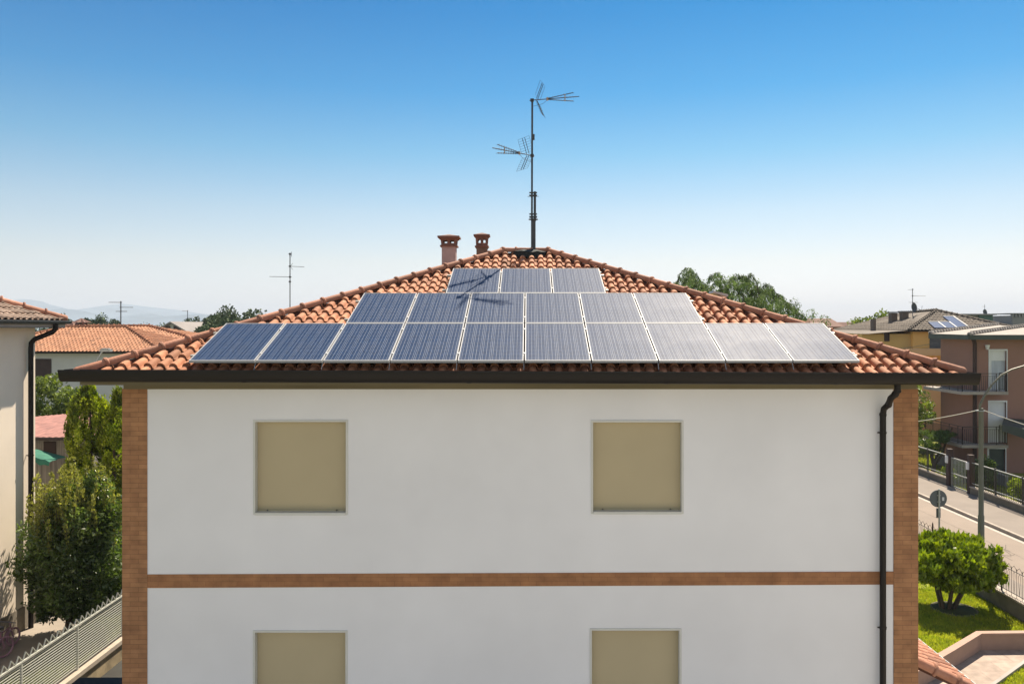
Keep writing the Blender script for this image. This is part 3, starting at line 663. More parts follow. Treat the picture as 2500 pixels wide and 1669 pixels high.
for (D, xs, n, rn) in rows:
    for i in range(n):
        if first: root = pm; first = False
        else:
            root = pm.copy(); COL.objects.link(root)
            for c in pparts: d = c.copy(); COL.objects.link(d); d.parent = root
        base = Vector((xs+(i+.5)*1.011, D, PZ0+PSL*(D-12.0))); root.location = base+pv*(PH/2+.006)-pn*PT
        root.rotation_mode = 'QUATERNION'; root.rotation_quaternion = rotm
        pos = {0: 'left end', n-1: 'right end'}.get(i)
        if rn == 'top': lb = ['solar panel at the left end of the short top row of three', 'middle solar panel of the short top row, below the antenna mast', 'solar panel at the right end of the short top row of three'][i]
        elif pos: lb = 'solar panel at the %s of the %s row of %s' % (pos, rn, {10: 'ten', 6: 'six'}[n])
        else: lb = '%s blue solar panel from the left in the %s row of %s' % (ordn[i], rn, {10: 'ten', 6: 'six'}[n])
        tag(root, lb, 'solar panel', 'solar panels on the tiled roof of the white house')
# mounting rails under the rows
for (D, xs, n, rn) in rows:
    for j, q in enumerate((.32, 1.28)):
        mb = MB(); p = Vector((xs-.09, D, PZ0+PSL*(D-12)))+pv*q-pn*(PT+.022); e = p+pu*(n*1.011+.16)
        mb.obox(p, e, .04, .042, up=pn)
        for k in range(n+1):
            c = p.lerp(e, (k+.1)/(n+.25)); mb.obox(c-pn*.02, c-pn*.10, .02, .02, up=pv)
        o = mb.build('mounting_rail', M['alu_side'])
        tag(o, '%s aluminium rail under the %s row of solar panels' % (('lower', 'upper')[j], rn), 'mounting rail', 'rails carrying the solar panels')
# cables hanging from the joints of the bottom row down to the tiles
for k in range(1, 10):
    mb = MB(); x = -0.063-5*1.011+k*1.011; p = Vector((x-.005, 12.0, PZ0))-pn*.03
    mb.obox(p+pv*.05, p-pv*.08-pn*.085, .009, .004, up=pn)
    o = mb.build('metal_strap', M['galv']); tag(o, 'thin metal strap below the joint between the %s and %s panels of the bottom row' % (ordn[k-1], ordn[k]), 'metal strap', 'straps under the bottom row of solar panels')

# ------------------------------------------------------------------ antenna mast on the ridge
mx = wx(1302, AY); my = AY-.02
def mz(py, D=AY): return HC-(py-VY)/FPX*D
root = thing('antenna_mast', 'tall dark steel mast with two television antennas on the roof peak', 'antenna', (mx, my, AZ))
mb = MB(); mb.box(mx-.052, mx+.052, my-.052, my+.052, AZ-.3, mz(536)); mb.tube([(mx-.03, my, mz(536)), (mx-.03, my, mz(470))], .021, 8); mb.tube([(mx+.035, my, mz(540)), (mx+.035, my, mz(468))], .028, 8)
mb.tube([(mx-.032, my, mz(534)), (mx-.024, my, mz(244))], .022, 8)
mb.build('pole', M['steel'], root, True)
mb = MB(); mb.disc_torus((mx, my, mz(536)), (0, 0, 1), .10, .010, 20, 6); mb.disc_torus((mx, my, mz(536)), (0, 0, 1), .06, .012, 20, 6)
for py in (530, 478):
    if py == 478: mb.build('clamp', M['steel'], root); mb = MB()
    mb.box(mx-.09, mx+.085, my-.035, my+.035, mz(py)-.018, mz(py)+.018); mb.box(mx-.09, mx+.085, my-.035, my+.035, mz(py-7)-.012, mz(py-7)+.012)
mb.tube([(mx-.13, my, mz(480)), (mx+.12, my, mz(480))], .007, 5)
mb.build('clamp', M['steel'], root)
mb = MB(); mb.box(mx-.03, mx+.03, my-.03, my+.03, mz(341)-.012, mz(330)+.012); mb.build('small_clamp', M['steel'], root)
def antenna(name, oz, yaw, pitch, L):
    q = Matrix.Rotation(yaw, 4, 'Z')@Matrix.Rotation(-pitch, 4, 'Y'); o0 = Vector((mx-.027, my, oz))
    T = lambda x, y, z: o0+(q@Vector((x, y, z)))
    mb = MB(); mb.tube([T(-.06, 0, 0), T(L, 0, 0)], .010, 6); mb.box(o0.x-.04, o0.x+.04, o0.y-.04, o0.y+.04, oz-.028, oz+.028)
    x0, x1 = .36*L/1.1, L*.88
    for sz in (-1, 1): mb.tube([T(x0, 0, sz*.012), T(x1, 0, sz*.095)], .009, 6)
    for k in range(9):
        f = .1+.88*k/8; xx = x0+(x1-x0)*f
        for sz in (-1, 1): mb.tube([T(xx, -.075, sz*(.012+.083*f)), T(xx, .075, sz*(.012+.083*f))], .003, 4)
        mb.tube([T(xx, -.09, 0), T(xx, .09, 0)], .003, 4)
    b = mb.build('antenna_boom', M['antenna'], root, True)
    mb = MB(); c = T(x0, 0, 0); mb.box(c.x-.022, c.x+.022, c.y-.03, c.y+.03, c.z-.03, c.z+.03); mb.build('antenna_mount', M['plastic'], b); mb = MB(); c = T(.70*L, 0, 0); mb.box(c.x-.011, c.x+.011, c.y-.012, c.y+.012, c.z-.078, c.z+.078); mb.build('spacer', M['plastic'], b); mb = MB()
    mb.tube([T(x0, 0, -.02), T(x0*.7, 0, -.10), T(.02, 0, -.14), T(0, 0, -.3)], .004, 5)
    mb.build('cable', M['rail'], b)
    for sz in (-1, 1):
        mb = MB(); s0 = (.11, 0, sz*.01); s1 = (.25, 0, sz*.36); w = .24
        for yy_ in (-.05, .05): mb.tube([T(s0[0], yy_, s0[2]), T(s1[0], yy_, s1[2])], .007, 5)
        for yy_ in (-w, w): mb.tube([T(.13, yy_, sz*.06), T(s1[0], yy_, s1[2])], .0026, 4)
        for k in range(7):
            f = .12+.88*k/6; mb.tube([T(s0[0]+(s1[0]-s0[0])*f, -w, s0[2]+(s1[2]-s0[2])*f), T(s0[0]+(s1[0]-s0[0])*f, w, s0[2]+(s1[2]-s0[2])*f)], .0026, 4)
        mb.build('reflector', M['antenna'], b, True)
antenna('upper', mz(245.5), math.radians(-14), math.radians(0.5), 1.08)
antenna('lower', mz(380.5), math.radians(180+32), math.radians(3), 1.03)

# ------------------------------------------------------------------ porch roof on the right side of the house
pr = thing('porch', 'small tiled porch roof on the right wall of the white house', 'porch roof', (6.6, 14, 0))
pe0 = Vector((7.16, 12.75, 2.2)); pe1 = Vector((7.16, 17.2, 2.2)); pt1 = Vector((6.07, 17.2, 2.72)); pt0 = Vector((6.07, 12.75, 2.72))
mb = MB(); add_tiles(mb, [pe0, pe1, pt1, pt0], 0.2, 0.335, 0.06, 31)
mb.build('roof_tiles', M['hip'], pr, True, fixn=False)
mb = MB(); mb.add([p+Vector((0, 0, -.01)) for p in (pe0, pe1, pt1, pt0)]+[p+Vector((0, 0, -.1)) for p in (pe0, pe1, pt1, pt0)], [(0, 1, 2, 3), (7, 6, 5, 4), (0, 4, 5, 1), (2, 6, 7, 3), (0, 3, 7, 4), (1, 5, 6, 2)])
mb.build('roof_boards', M['under'], pr)
mb = MB(); a = pe0+Vector((0, -.03, .02)); b = pt0+Vector((0, -.03, .02)); ridge_tiles(mb, a+(a-b)*.02, b, .085, .42, 32, collar=True); mb.build('verge_tiles', M['hip'], pr, True, fixn=False)
mb = MB(); gutter_mb(mb, pe0+Vector((.06, 0, -.0)), pe1+Vector((.06, 0, -.0)), .055, (1, 0, 0)); mb.build('gutter', M['galv'], pr, True, fixn=False)
for y in (12.95, 17.0): mb = MB(); mb.box(6.95, 7.07, y-.06, y+.06, 0, 2.12); mb.build('post', M['ochre_stone'], pr)
# ------------------------------------------------------------------ generic hip-roofed building helpers
def rail_mb(mb, p0, p1, h, step=.11, r=.008):
    p0 = Vector(p0); p1 = Vector(p1); L = (p1-p0).length; n = max(2, int(L/step)); z = Vector((0, 0, h))
    mb.obox(p0+z, p1+z, .035, .03); mb.obox(p0+z*.86, p1+z*.86, .02, .015); mb.obox(p0+z*.1, p1+z*.1, .02, .02)
    for i in range(n+1):
        p = p0.lerp(p1, i/n); big = (i % 8 == 0) or i == n; mb.obox(p+(Vector((0,0,0)) if big else z*.1), p+z*(1.0 if big else .86), .03 if big else r*2, .03 if big else r*2)

def yagi(root, x, y, z0, z1, booms, r=.025, mt='antenna'):
    """mast with thin booms: (height, length signed, yaw)"""
    mb = MB(); mb.tube([(x, y, z0), (x, y, z1)], r, 6); mb.build('pole', M[mt], root)
    for (z, L, yaw, nel, el) in booms:
        mb = MB(); d = Vector((math.cos(yaw), math.sin(yaw), 0))*(1 if L > 0 else -1); sd = Vector((-d.y, d.x, 0)); o = Vector((x, y, z)); L = abs(L)
        mb.tube([o-d*.08, o+d*L], r*.55, 5)
        for k in range(nel): c = o+d*(L*(k+.4)/nel); mb.tube([c-sd*el*(.6+.4*(1-k/nel)), c+sd*el*(.6+.4*(1-k/nel))], r*.3, 4)
        mb.box(o.x-.04, o.x+.04, o.y-.04, o.y+.04, z-.04, z+.04)
        mb.build('antenna_boom', M[mt], root)
def dish_mb(mb, c, nrm, R, n=16):
    c = Vector(c); nrm = Vector(nrm).normalized(); a = nrm.orthogonal().normalized(); b = nrm.cross(a)
    vs = [c-nrm*R*.22]+[c+(a*math.cos(2*PI*k/n)+b*math.sin(2*PI*k/n))*R*.6-nrm*R*.14 for k in range(n)]+[c+(a*math.cos(2*PI*k/n)+b*math.sin(2*PI*k/n))*R for k in range(n)]
    mb.add(vs, [(0, 1+k, 1+(k+1) % n) for k in range(n)]+[(1+k, 1+n+k, 1+n+(k+1) % n, 1+(k+1) % n) for k in range(n)])

# ------------------------------------------------------------------ left neighbour (cream wall beside the path)
LX = -13.4; LYF = 21.7
ln = thing('neighbour_house', 'tall cream rendered house with brown downpipe at the left edge of the photo', 'house', (-15, 18, 0))
mb = MB(); mb.box(-24, LX, 10, LYF, .62, 8.02); mb.build('wall', M['cream'], ln)
mb = MB(); mb.box(-24, LX+.015, 10, LYF+.015, 0, .619); mb.build('plinth', M['plinth'], ln)
ez = 8.20; ov = .52
mb = MB(); mb.box(LX-.1, LX+ov, 9.5, LYF+ov, 8.02, 8.10); mb.box(-24, LX-.1, LYF-.1, LYF+ov, 8.02, 8.10); mb.build('soffit', M['slab'], ln)
a = Vector((LX+ov, 9.5, ez)); b = Vector((LX+ov, LYF+ov, ez)); dh = 5.5; s_ = .43
rp0 = Vector((LX+ov-dh, 9.5, ez+dh*s_)); rp1 = Vector((LX+ov-dh, LYF+ov-dh, ez+dh*s_)); bl = Vector((LX+ov-2*dh, LYF+ov, ez)); fl = Vector((LX+ov-2*dh, 9.5, ez))
mb = MB(); mb.add([a, b, rp1, rp0, bl, fl], [(0, 1, 2, 3), (1, 4, 2), (4, 5, 3, 2)]); rf = mb.build('roof', M['under'], ln)
mb = MB(); add_tiles(mb, [Vector(a), Vector(b), rp1, rp0], .24, .36, .05, 41, segs=3, tintvar=.6); add_tiles(mb, [b, bl, rp1], .24, .36, .05, 42, segs=3, tintvar=.6); mb.build('roof_tiles', M['old_tile'], rf, True, fixn=False)
mb = MB(); ridge_tiles(mb, b+Vector((0, 0, .05)), rp1+Vector((0, 0, .05)), .10, .55, 43); mb.build('hip_tiles', M['hip'], rf, True, fixn=False)
mb = MB(); gutter_mb(mb, (LX+ov+.06, 9.5, ez-.02), (LX+ov+.06, LYF+ov+.1, ez-.02), .075, (1, 0, 0)); mb.box(LX+ov-.04, LX+ov-.01, 9.5, LYF+ov, 8.0, 8.19); mb.build('gutter', M['steel'], ln, True, fixn=False)
mb = MB(); dy = 21.32; mb.tube([(LX+ov+.06, dy+.35, 8.1), (LX+ov+.06, dy+.35, 7.98), (LX+ov-.02, dy+.32, 7.88), (LX+.2, dy+.05, 7.70), (LX+.13, dy, 7.60), (LX+.12, dy, 7.45), (LX+.12, dy, 0.0)], .065, 12)
dp_ = mb.build('downpipe', M['gutter'], ln, True)
for z in (4.6, 1.9): mb = MB(); mb.tube([(LX+.12, dy, z-.015), (LX+.12, dy, z+.015)], .075, 12); mb.obox((LX+.12, dy, z), (LX-.01, dy, z), .02, .02); mb.build('pipe_bracket', M['gutter'], dp_)

# ------------------------------------------------------------------ fence with zig-zag top on its low wall
FX = -9.9
f = thing('metal_fence', 'white horizontal bar fence with a zigzag top along the concrete wall', 'fence', (FX, 18, 0))
y0, y1 = 13.0, 27.2; zb, zt = .56, 1.46
for i, y in enumerate(np.arange(13.65, 27.3, 1.94)):
    mb = MB(); mb.box(FX-.02, FX+.02, y-.02, y+.02, .5, zt); mb.build('post', M['white_metal'], f)
mb = MB(); mb.box(FX-.025, FX+.025, y0, y1, zt, zt+.035); mb.build('top_rail', M['white_metal'], f)
mb = MB()
for k in range(16):
    z = zb+k*(zt-zb)/16; mb.box(FX-.01, FX+.01, y0, y1, z, z+.018)
mb.build('bars', M['white_metal'], f)
mb = MB(); y = y0
while y < y1-.2:
    mb.obox((FX, y, zt+.03), (FX, y+.085, zt+.17), .022, .014); mb.obox((FX, y+.085, zt+.17), (FX, y+.21, zt+.03), .022, .014); y += .22
mb.build('zigzag_top', M['white_metal'], f)
w = thing('boundary_wall', 'low concrete boundary wall carrying the white zigzag fence', 'wall', (FX, 18, 0))
mb = MB(); mb.box(FX-.10, FX+.08, 12, 28, -.3, .40); mb.build('wall', M['ochre_stone'], w)
mb = MB(); mb.box(FX-.13, FX+.13, 12, 28, .401, .50); mb.build('coping', M['concrete'], w)

# ------------------------------------------------------------------ car, bicycles
def wheel(mb, c, R, w=.2):
    c = Vector(c); mb.disc_torus(c, (1, 0, 0), R-.07, .075, 20, 8); mb.tube([c-Vector((w*.35, 0, 0)), c+Vector((w*.35, 0, 0))], R-.09, 16)
car = thing('parked_car', 'glossy black car parked on the driveway beside the white house', 'car', (-7.7, 12.9, 0))
def hull(mb, secs, x):
    n = len(secs[0][1]); vs = []
    for y, pr_ in secs: vs += [(x+a, y, b) for a, b in pr_]
    mb.add(vs, [(j*n+k, j*n+(k+1) % n, (j+1)*n+(k+1) % n, (j+1)*n+k) for j in range(len(secs)-1) for k in range(n)]+[tuple(range(n)), tuple((len(secs)-1)*n+k for k in range(n))])
def sec(w, zl, zh): return [(-w, zl), (-w*1.02, (zl+zh)/2), (-w*.95, zh), (w*.95, zh), (w*1.02, (zl+zh)/2), (w, zl)]
mb = MB(); cx = -7.55
hull(mb, [(10.95, sec(.7, .35, .7)), (11.1, sec(.84, .28, .82)), (11.9, sec(.87, .25, .93)), (14.3, sec(.87, .25, .95)), (14.95, sec(.84, .28, .93)), (15.05, sec(.74, .35, .85))], cx); mb.build('body', M['carpaint'], car, True)
mb = MB(); hull(mb, [(11.85, sec(.80, .93, .95)), (12.6, sec(.72, .93, 1.42)), (14.2, sec(.70, .93, 1.45)), (14.85, sec(.74, .93, 1.0))], cx); mb.build('cabin', M['glass_dark'], car, True)
mb = MB(); mb.add([(cx-.68, 12.55, 1.43), (cx+.68, 12.55, 1.43), (cx+.66, 14.35, 1.46), (cx-.66, 14.35, 1.46), (cx-.68, 12.55, 1.47), (cx+.68, 12.55, 1.47), (cx+.66, 14.35, 1.50), (cx-.66, 14.35, 1.50)], [(0, 3, 2, 1), (4, 5, 6, 7), (0, 1, 5, 4), (1, 2, 6, 5), (2, 3, 7, 6), (3, 0, 4, 7)]); mb.build('roof', M['carpaint'], car)
for sx in (-1, 1):
    for y in (11.7, 14.25): mb = MB(); wheel(mb, (cx+sx*.80, y, .32), .32); mb.build('wheel', M['rubber'], car, True)
car.location.y += .52; car.location.x -= .15
def bicycle(label, x, y, yaw, R, mt):
    root = thing('bicycle', label, 'bicycle', (x, y, 0), 'bicycles leaning by the cream house')
    q = Matrix.Rotation(yaw, 4, 'Z'); T = lambda a, z, s=0: Vector((x, y, .01))+q@Vector((a, s, z))
    ax = q@Vector((0, 1, 0)); k = R/.28
    for a in (-.42*k, .42*k):
        mb = MB(); mb.disc_torus(T(a, R), ax, R-.02, .024, 24, 6); 
        for j in range(10): t = PI*j/10; mb.tube([T(a+math.cos(t)*R*.9, R+math.sin(t)*R*.9), T(a-math.cos(t)*R*.9, R-math.sin(t)*R*.9)], .003, 3)
        mb.build('wheel', M[mt], root, True)
    mb = MB(); bb = T(-.05*k, R*.95); st = T(-.18*k, R+.36*k); hd = T(.28*k, R+.34*k)
    for u_, v_ in ((T(-.42*k, R), bb), (T(-.42*k, R), st.lerp(bb, .2)), (bb, st), (bb, hd), (st.lerp(bb, .3), hd), (hd+Vector((0, 0, .12)), T(.42*k, R))): mb.tube([u_, v_], .018, 7)
    mb.build('frame', M[mt], root, True)
    mb = MB(); mb.tube([hd+Vector((0, 0, .12)), T(.22*k, R+.52*k)], .013, 6); mb.tube([T(.18*k, R+.54*k, -.24), T(.22*k, R+.53*k), T(.18*k, R+.54*k, .24)], .013, 6); mb.build('handlebar', M['bikegrey'], root, True)
    mb = MB(); c = st+Vector((0, 0, .08)); mb.obox(c-(q@Vector((.13, 0, 0))), c+(q@Vector((.12, 0, 0))), .12, .05); mb.tube([st, c], .012, 6); mb.build('saddle', M['bikegrey'], root)
    mb = MB(); c = T(-.45*k, R+.30*k)
    for zz in (0, .10, .20): 
        pts = [c+(q@Vector((a, b, zz))) for a, b in ((-.14, -.11), (.14, -.11), (.14, .11), (-.14, .11), (-.14, -.11))]; mb.tube(pts, .006, 4)
    for a in np.linspace(-.14, .14, 7):
        for b in (-.11, .11): mb.tube([c+(q@Vector((a, b, 0))), c+(q@Vector((a, b, .2)))], .004, 4)
    mb.build('basket', M[mt], root)
bicycle('dusty pink bicycle, the farther of the two standing beside the cream wall', -13.05, 19.82, math.radians(80), .22, 'pink')
bicycle('dusty pink bicycle, the nearer of the two, cut off by the left edge', -12.86, 19.05, math.radians(70), .25, 'pink')

# ------------------------------------------------------------------ trees on the left
root = thing('laurel_tree', 'large dark green laurel standing on the path beside the zigzag fence', 'tree', (-12.0, 20.8, 0))
mb = MB(); limbs(mb, (-11.95, 20.7, 0), (-11.6, 20.9, 3.0), .10, 9, 1.0, 51, .25); mb.build('trunk', M['trunk'], root, True)
foliage('crown', M['leaf_laurel'], crown_clumps((-11.72, 20.9, 1.98), (1.32, 1.15, 1.72), 140, .34, 200, 52)+crown_clumps((-11.55, 20.9, 3.4), (.95, .8, .7), 30, .28, 150, 53), (.135, .050), 54, root, tv=.9)
R = rnd(55); cl = []; mb = MB()
for i in range(150):
    a = R.uniform(0, 2*PI); q = R.random()**.5; x = -11.75+1.15*q*math.cos(a); y = 20.9+1.0*q*math.sin(a); zb_ = 3.0+1.1*(1-q*q)**.5-(.6*q)
    if R.random() < .45: x = -11.95+R.uniform(-.8, .55); zb_ = R.uniform(2.9, 3.6)
    hh = R.uniform(.35, .75); tx, ty = R.uniform(-.12, .12), R.uniform(-.12, .12)
    mb.tube([(x, y, zb_-.3), (x+tx, y+ty, zb_+hh)], [.008, .003], 4)
    for k in range(6): f_ = k/5; cl.append((x+tx*f_, y+ty*f_, zb_-.15+(hh+.15)*f_, .07*(1.2-f_*.6), .07*(1.2-f_*.6), .07, 11))
mb.build('twigs', M['trunk'], root); foliage('young_sunlit_shoots', M['leaf_shoot'], cl, (.085, .034), 56, root, tv=.5, orient='up')

root = thing('conifer', 'tall yellow green conifer with two pointed tops behind the laurel', 'tree', (-13.6, 24.8, 0))
mb = MB(); limbs(mb, (-13.6, 24.8, 0), (-13.6, 24.8, 5.4), .14, 8, .6, 60, .3); limbs(mb, (-12.8, 24.6, 0), (-12.75, 24.6, 5.2), .1, 6, .4, 61, .3); mb.build('trunk', M['trunk'], root, True)
def thuja(c, R, h, k, seed):
    r = rnd(seed); out = []
    for i in range(k):
        f = r.random(); rad = (min(1, (1-f)*2.6)**.7)*(.75+.25*math.sin(f*9+seed))*r.uniform(.72, 1.02); a = r.uniform(0, 2*PI)
        s = .175*r.uniform(.6, 1.4); out.append((c[0]+R*rad*math.cos(a), c[1]+R*rad*math.sin(a), c[2]+h*f, s*.75, s*.75, s*1.5, 112))
    return out
foliage('crown', M['leaf_thuja'], thuja((-13.62, 24.8, .2), 1.28, 5.9, 400, 62)+thuja((-12.62, 24.6, .2), .72, 5.75, 190, 63)+thuja((-13.0, 25.2, .2), 1.0, 4.5, 120, 66), (.10, .05), 64, root, tv=1.0, orient='up')
tree('garden_tree', 'small round dark leaved tree below the pale wall of the orange roofed house', 'tree', (-21.4, 36, 0), (-21.3, 36, 4.2), (1.4, 1.3, 1.6), .12, 'leaf_mid', (.17, .09), 70, .32, 90, 71)
tree('hedge_bush', 'low dark shrub at the foot of the conifer behind the zigzag fence', 'shrub', (-11.4, 23.6, 0), (-11.4, 23.7, .95), (1.3, 1.0, 1.1), .05, 'leaf_laurel', (.11, .05), 80, .28, 120, 72)
# shed with red roof, boards and green tarpaulin
sh = thing('garden_shed', 'grey board shed with a faded red sheet roof behind the conifer', 'shed', (-18, 31, 0))
mb = MB(); mb.box(-22.5, -16.2, 29.6, 33.1, 0, 3.93); mb.build('wall', M['shedwood'], sh)
mb = MB(); n = 60
for i in range(n):
    xa = -22.9+i*.115; z = .015*(i % 2)
    zf = 4.0; zk = 4.12+.6*i/n
    mb.add([(xa, 29.2, zf+z), (xa+.115, 29.2, zf+.015-z), (xa+.115+.2, 33.2, zk+.015-z), (xa+.2, 33.2, zk+z)], [(0, 1, 2, 3)])
rf = mb.build('roof', M['redroof'], sh)
mb = MB(); mb.box(-22.9, -15.9, 29.15, 29.22, 3.90, 3.99); mb.build('fascia', M['dkbrown'], sh)
mb = MB(); mb.box(-17.95, -17.5, 29.57, 29.6, 3.1, 3.8); mb.build('opening', M['dkbrown'], sh)
mb = MB(); R = rnd(8); n = 14
vs = [(-19.2+2.3*i/n, 28.2+1.0*j/6, 3.28+.42*max(0, math.sin(PI*(i+4)/(n+4)))*(.55+.45*math.sin(PI*(j+1)/8))+R.uniform(-.02, .02)) for j in range(7) for i in range(n+1)]
vs += [(v[0], v[1]-.05, v[2]-.12-R.uniform(0, .1)) for v in vs[:n+1]]
mb.add(vs, [(j*(n+1)+i, j*(n+1)+i+1, (j+1)*(n+1)+i+1, (j+1)*(n+1)+i) for j in range(6) for i in range(n)]+[(i, i+1, 7*(n+1)+i+1, 7*(n+1)+i) for i in range(n)])
for (x, y) in ((-19, 28.3), (-16.2, 28.3), (-19, 29.1), (-16.2, 29.1)): mb.box(x-.04, x+.04, y-.04, y+.04, 0, 3.28)
o = mb.build('tarpaulin', M['net']); tag(o, 'bright green tarpaulin stretched on posts in front of the shed', 'tarpaulin')

# orange roofed house, far left
oh = thing('orange_roof_house', 'pale house with a bright orange hip roof and dark square window, behind the garden', 'house', (-32, 56, 0))
ey = 55.0; ezz = 6.36; ry = 60.0; rz = 8.05
e0 = Vector((-39.6, ey, ezz)); e1 = Vector((-25.2, ey, ezz)); r0 = Vector((-34.6, ry, rz)); r1 = Vector((-30.2, ry, rz)); b0 = Vector((-39.6, 65, ezz)); b1 = Vector((-25.2, 65, ezz))
mb = MB(); mb.box(-39, -25.8, 55.6, 64.4, 0, 6.3); mb.build('wall', M['far_white'], oh)
mb = MB(); mb.box(-34.6, -33.2, 55.56, 55.6, 4.2, 5.85); mb.build('window', M['dkbrown'], oh)
mb = MB(); dn = Vector((0, 0, -.02)); mb.add([p+dn for p in (e0, e1, b1, b0, r0, r1)], [(0, 1, 5, 4), (1, 2, 5), (2, 3, 4, 5), (3, 0, 4)]); rf = mb.build('roof', M['orange_tile'], oh)
mb = MB(); add_tiles(mb, [e0, e1, r1, r0], .26, .40, .06, 81, segs=3, tintvar=.25); add_tiles(mb, [e1, b1, r1], .26, .40, .06, 82, segs=3); mb.build('roof_tiles', M['orange_tile'], rf, True, fixn=False)
mb = MB()
for a, b in ((e0, r0), (e1, r1), (r0, r1)): ridge_tiles(mb, a+Vector((0, 0, .05)), b+Vector((0, 0, .05)), .11, .45, 83, nseg=5)
mb.build('hip_tiles', M['tile'], rf, True, fixn=False)
mb = MB(); gutter_mb(mb, (-39.7, ey-.08, ezz-.03), (-25.1, ey-.08, ezz-.03), .09, (0, -1, 0)); mb.build('gutter', M['gutter'], oh, fixn=False)
def star_chimney(px, py, D, parent):
    p = P(px, py, D); mb = MB(); mb.box(p.x-.3, p.x+.3, p.y-.3, p.y+.3, p.z-1.4, p.z-.45); mb.box(p.x-.42, p.x+.42, p.y-.42, p.y+.42, p.z-.5, p.z-.42)
    for sx in (-1, 1):
        for sy in (-1, 1): mb.box(p.x+sx*.25-.05, p.x+sx*.25+.05, p.y+sy*.25-.05, p.y+sy*.25+.05, p.z-.42, p.z-.2)
    o = mb.build('chimney', M['chim_cap'], parent)
    mb = MB(); vs = []
    for k in range(16): t = 2*PI*k/16; q = .72 if k % 2 == 0 else .48; vs.append((p.x+q*math.cos(t), p.y+q*math.sin(t), p.z-.22))
    vs.append((p.x, p.y, p.z+.12)); vs.append((p.x, p.y, p.z-.15)); mb.add(vs, [(k, (k+1) % 16, 16) for k in range(16)]+[((k+1) % 16, k, 17) for k in range(16)]); mb.build('chimney_cap', M['chim_cap'], o)
star_chimney(174, 786, 61.5, oh); star_chimney(199, 780, 62, oh)
o2 = thing('rear_orange_house', 'second orange hip roofed house, right of and behind the first', 'house', (-33, 74, 0))
e0 = Vector((-45, 68, 7.0)); e1 = Vector((-28.2, 68, 7.0)); r0 = Vector((-41, 72, 8.15)); r1 = Vector((-34.2, 72, 8.15)); b0 = Vector((-45, 76, 7.0)); b1 = Vector((-28.2, 76, 7.0))
mb = MB(); mb.box(-44.4, -28.8, 68.6, 75.4, 0, 6.95); mb.build('wall', M['far_white'], o2)
mb = MB(); mb.add([p+dn for p in (e0, e1, b1, b0, r0, r1)], [(0, 1, 5, 4), (1, 2, 5), (2, 3, 4, 5), (3, 0, 4)]); rf = mb.build('roof', M['orange_tile'], o2)
mb = MB(); add_tiles(mb, [e0, e1, r1, r0], .3, .45, .06, 84, segs=2, tintvar=.2); add_tiles(mb, [e1, b1, r1], .3, .45, .06, 85, segs=2); mb.build('roof_tiles', M['orange_tile'], rf, True, fixn=False)
mb = MB()
for a, b in ((e1, r1), (r0, r1)): ridge_tiles(mb, a+Vector((0, 0, .05)), b+Vector((0, 0, .05)), .12, .45, 86, nseg=5)
mb.build('hip_tiles', M['tile'], rf, True, fixn=False)
p = P(295, 735, 64); a_ = thing('tv_antenna', 'thin grey antenna mast rising behind the bright orange roof', 'antenna', (p.x, 64, 7.0), 'television antennas on distant roofs')
yagi(a_, p.x, 64, 7.0, p.z, [(p.z-.1, -.9, .2, 6, .2), (P(0, 750, 64).z, .9, .3, 6, .25), (P(0, 760, 64).z, .5, 0, 3, .2), (P(0, 760, 64).z, -.4, 0, 2, .2)], .045)
# street lamp peeping over the hip
p = P(257, 855, 30); r_ = thing('garden_lamp', 'small grey lamp head on a pale green pole seen over the left hip tiles', 'lamp', (P(228, 0, 30).x, 30, 0))
mb = MB(); px_ = P(228, 0, 30).x; mb.tube([(px_, 30, 0), (px_, 30, 6.2), (px_+.12, 30, 6.75), (p.x-.1, 30, p.z-.03)], .035, 7); mb.build('pole', M['galv'], r_)
mb = MB(); mb.obox(p-Vector((.16, 0, 0)), p+Vector((.22, 0, .0)), .22, .09); mb.obox(p+Vector((-.10, 0, .06)), p+Vector((.15, 0, .06)), .15, .05); mb.build('lamp_head', M['galv'], r_)
# middle-left tall antenna
p = P(708, 617, 40); a_ = thing('tv_antenna', 'tall slim antenna with two cross booms against the sky left of the chimneys', 'antenna', (p.x, 40, 6.0), 'television antennas on distant roofs')
yagi(a_, p.x, 40, 6.0, p.z, [(P(0, 650, 40).z, .72, .55, 3, .12), (P(0, 676, 40).z, -.98, .35, 5, .02), (P(0, 687.5, 40).z, .06, 0, 1, .02), (P(0, 620, 40).z, .07, 0, 1, .02)], .024)
mb = MB(); mb.tube([(p.x+.07, 40, p.z-.2), (p.x+.07, 40, p.z+.05)], .012, 4); mb.build('dipole', M['antenna'], a_); mb = MB()
for s in (-1, 1): mb.tube([(p.x+.02, 40, P(0, 650, 40).z), (p.x+.10, 40.1, P(0, 650, 40).z+s*.16)], .010, 4)
mb.build('dipole', M['antenna'], a_)
hb = thing('rear_house', 'low house hidden behind the white house that carries the tall slim antenna', 'house', (-12, 42, 0))
mb = MB(); mb.box(-18, -7, 38, 45, 0, 5.5); mb.build('wall', M['far_white'], hb)
mb = MB(); mb.add([(-18.5, 37.5, 5.5), (-6.5, 37.5, 5.5), (-6.5, 45.5, 5.5), (-18.5, 45.5, 5.5), (-15, 41.5, 6.6), (-10, 41.5, 6.6)], [(0, 1, 5, 4), (1, 2, 5), (2, 3, 4, 5), (3, 0, 4), (0, 3, 2, 1)]); mb.build('roof', M['orange_tile'], hb)

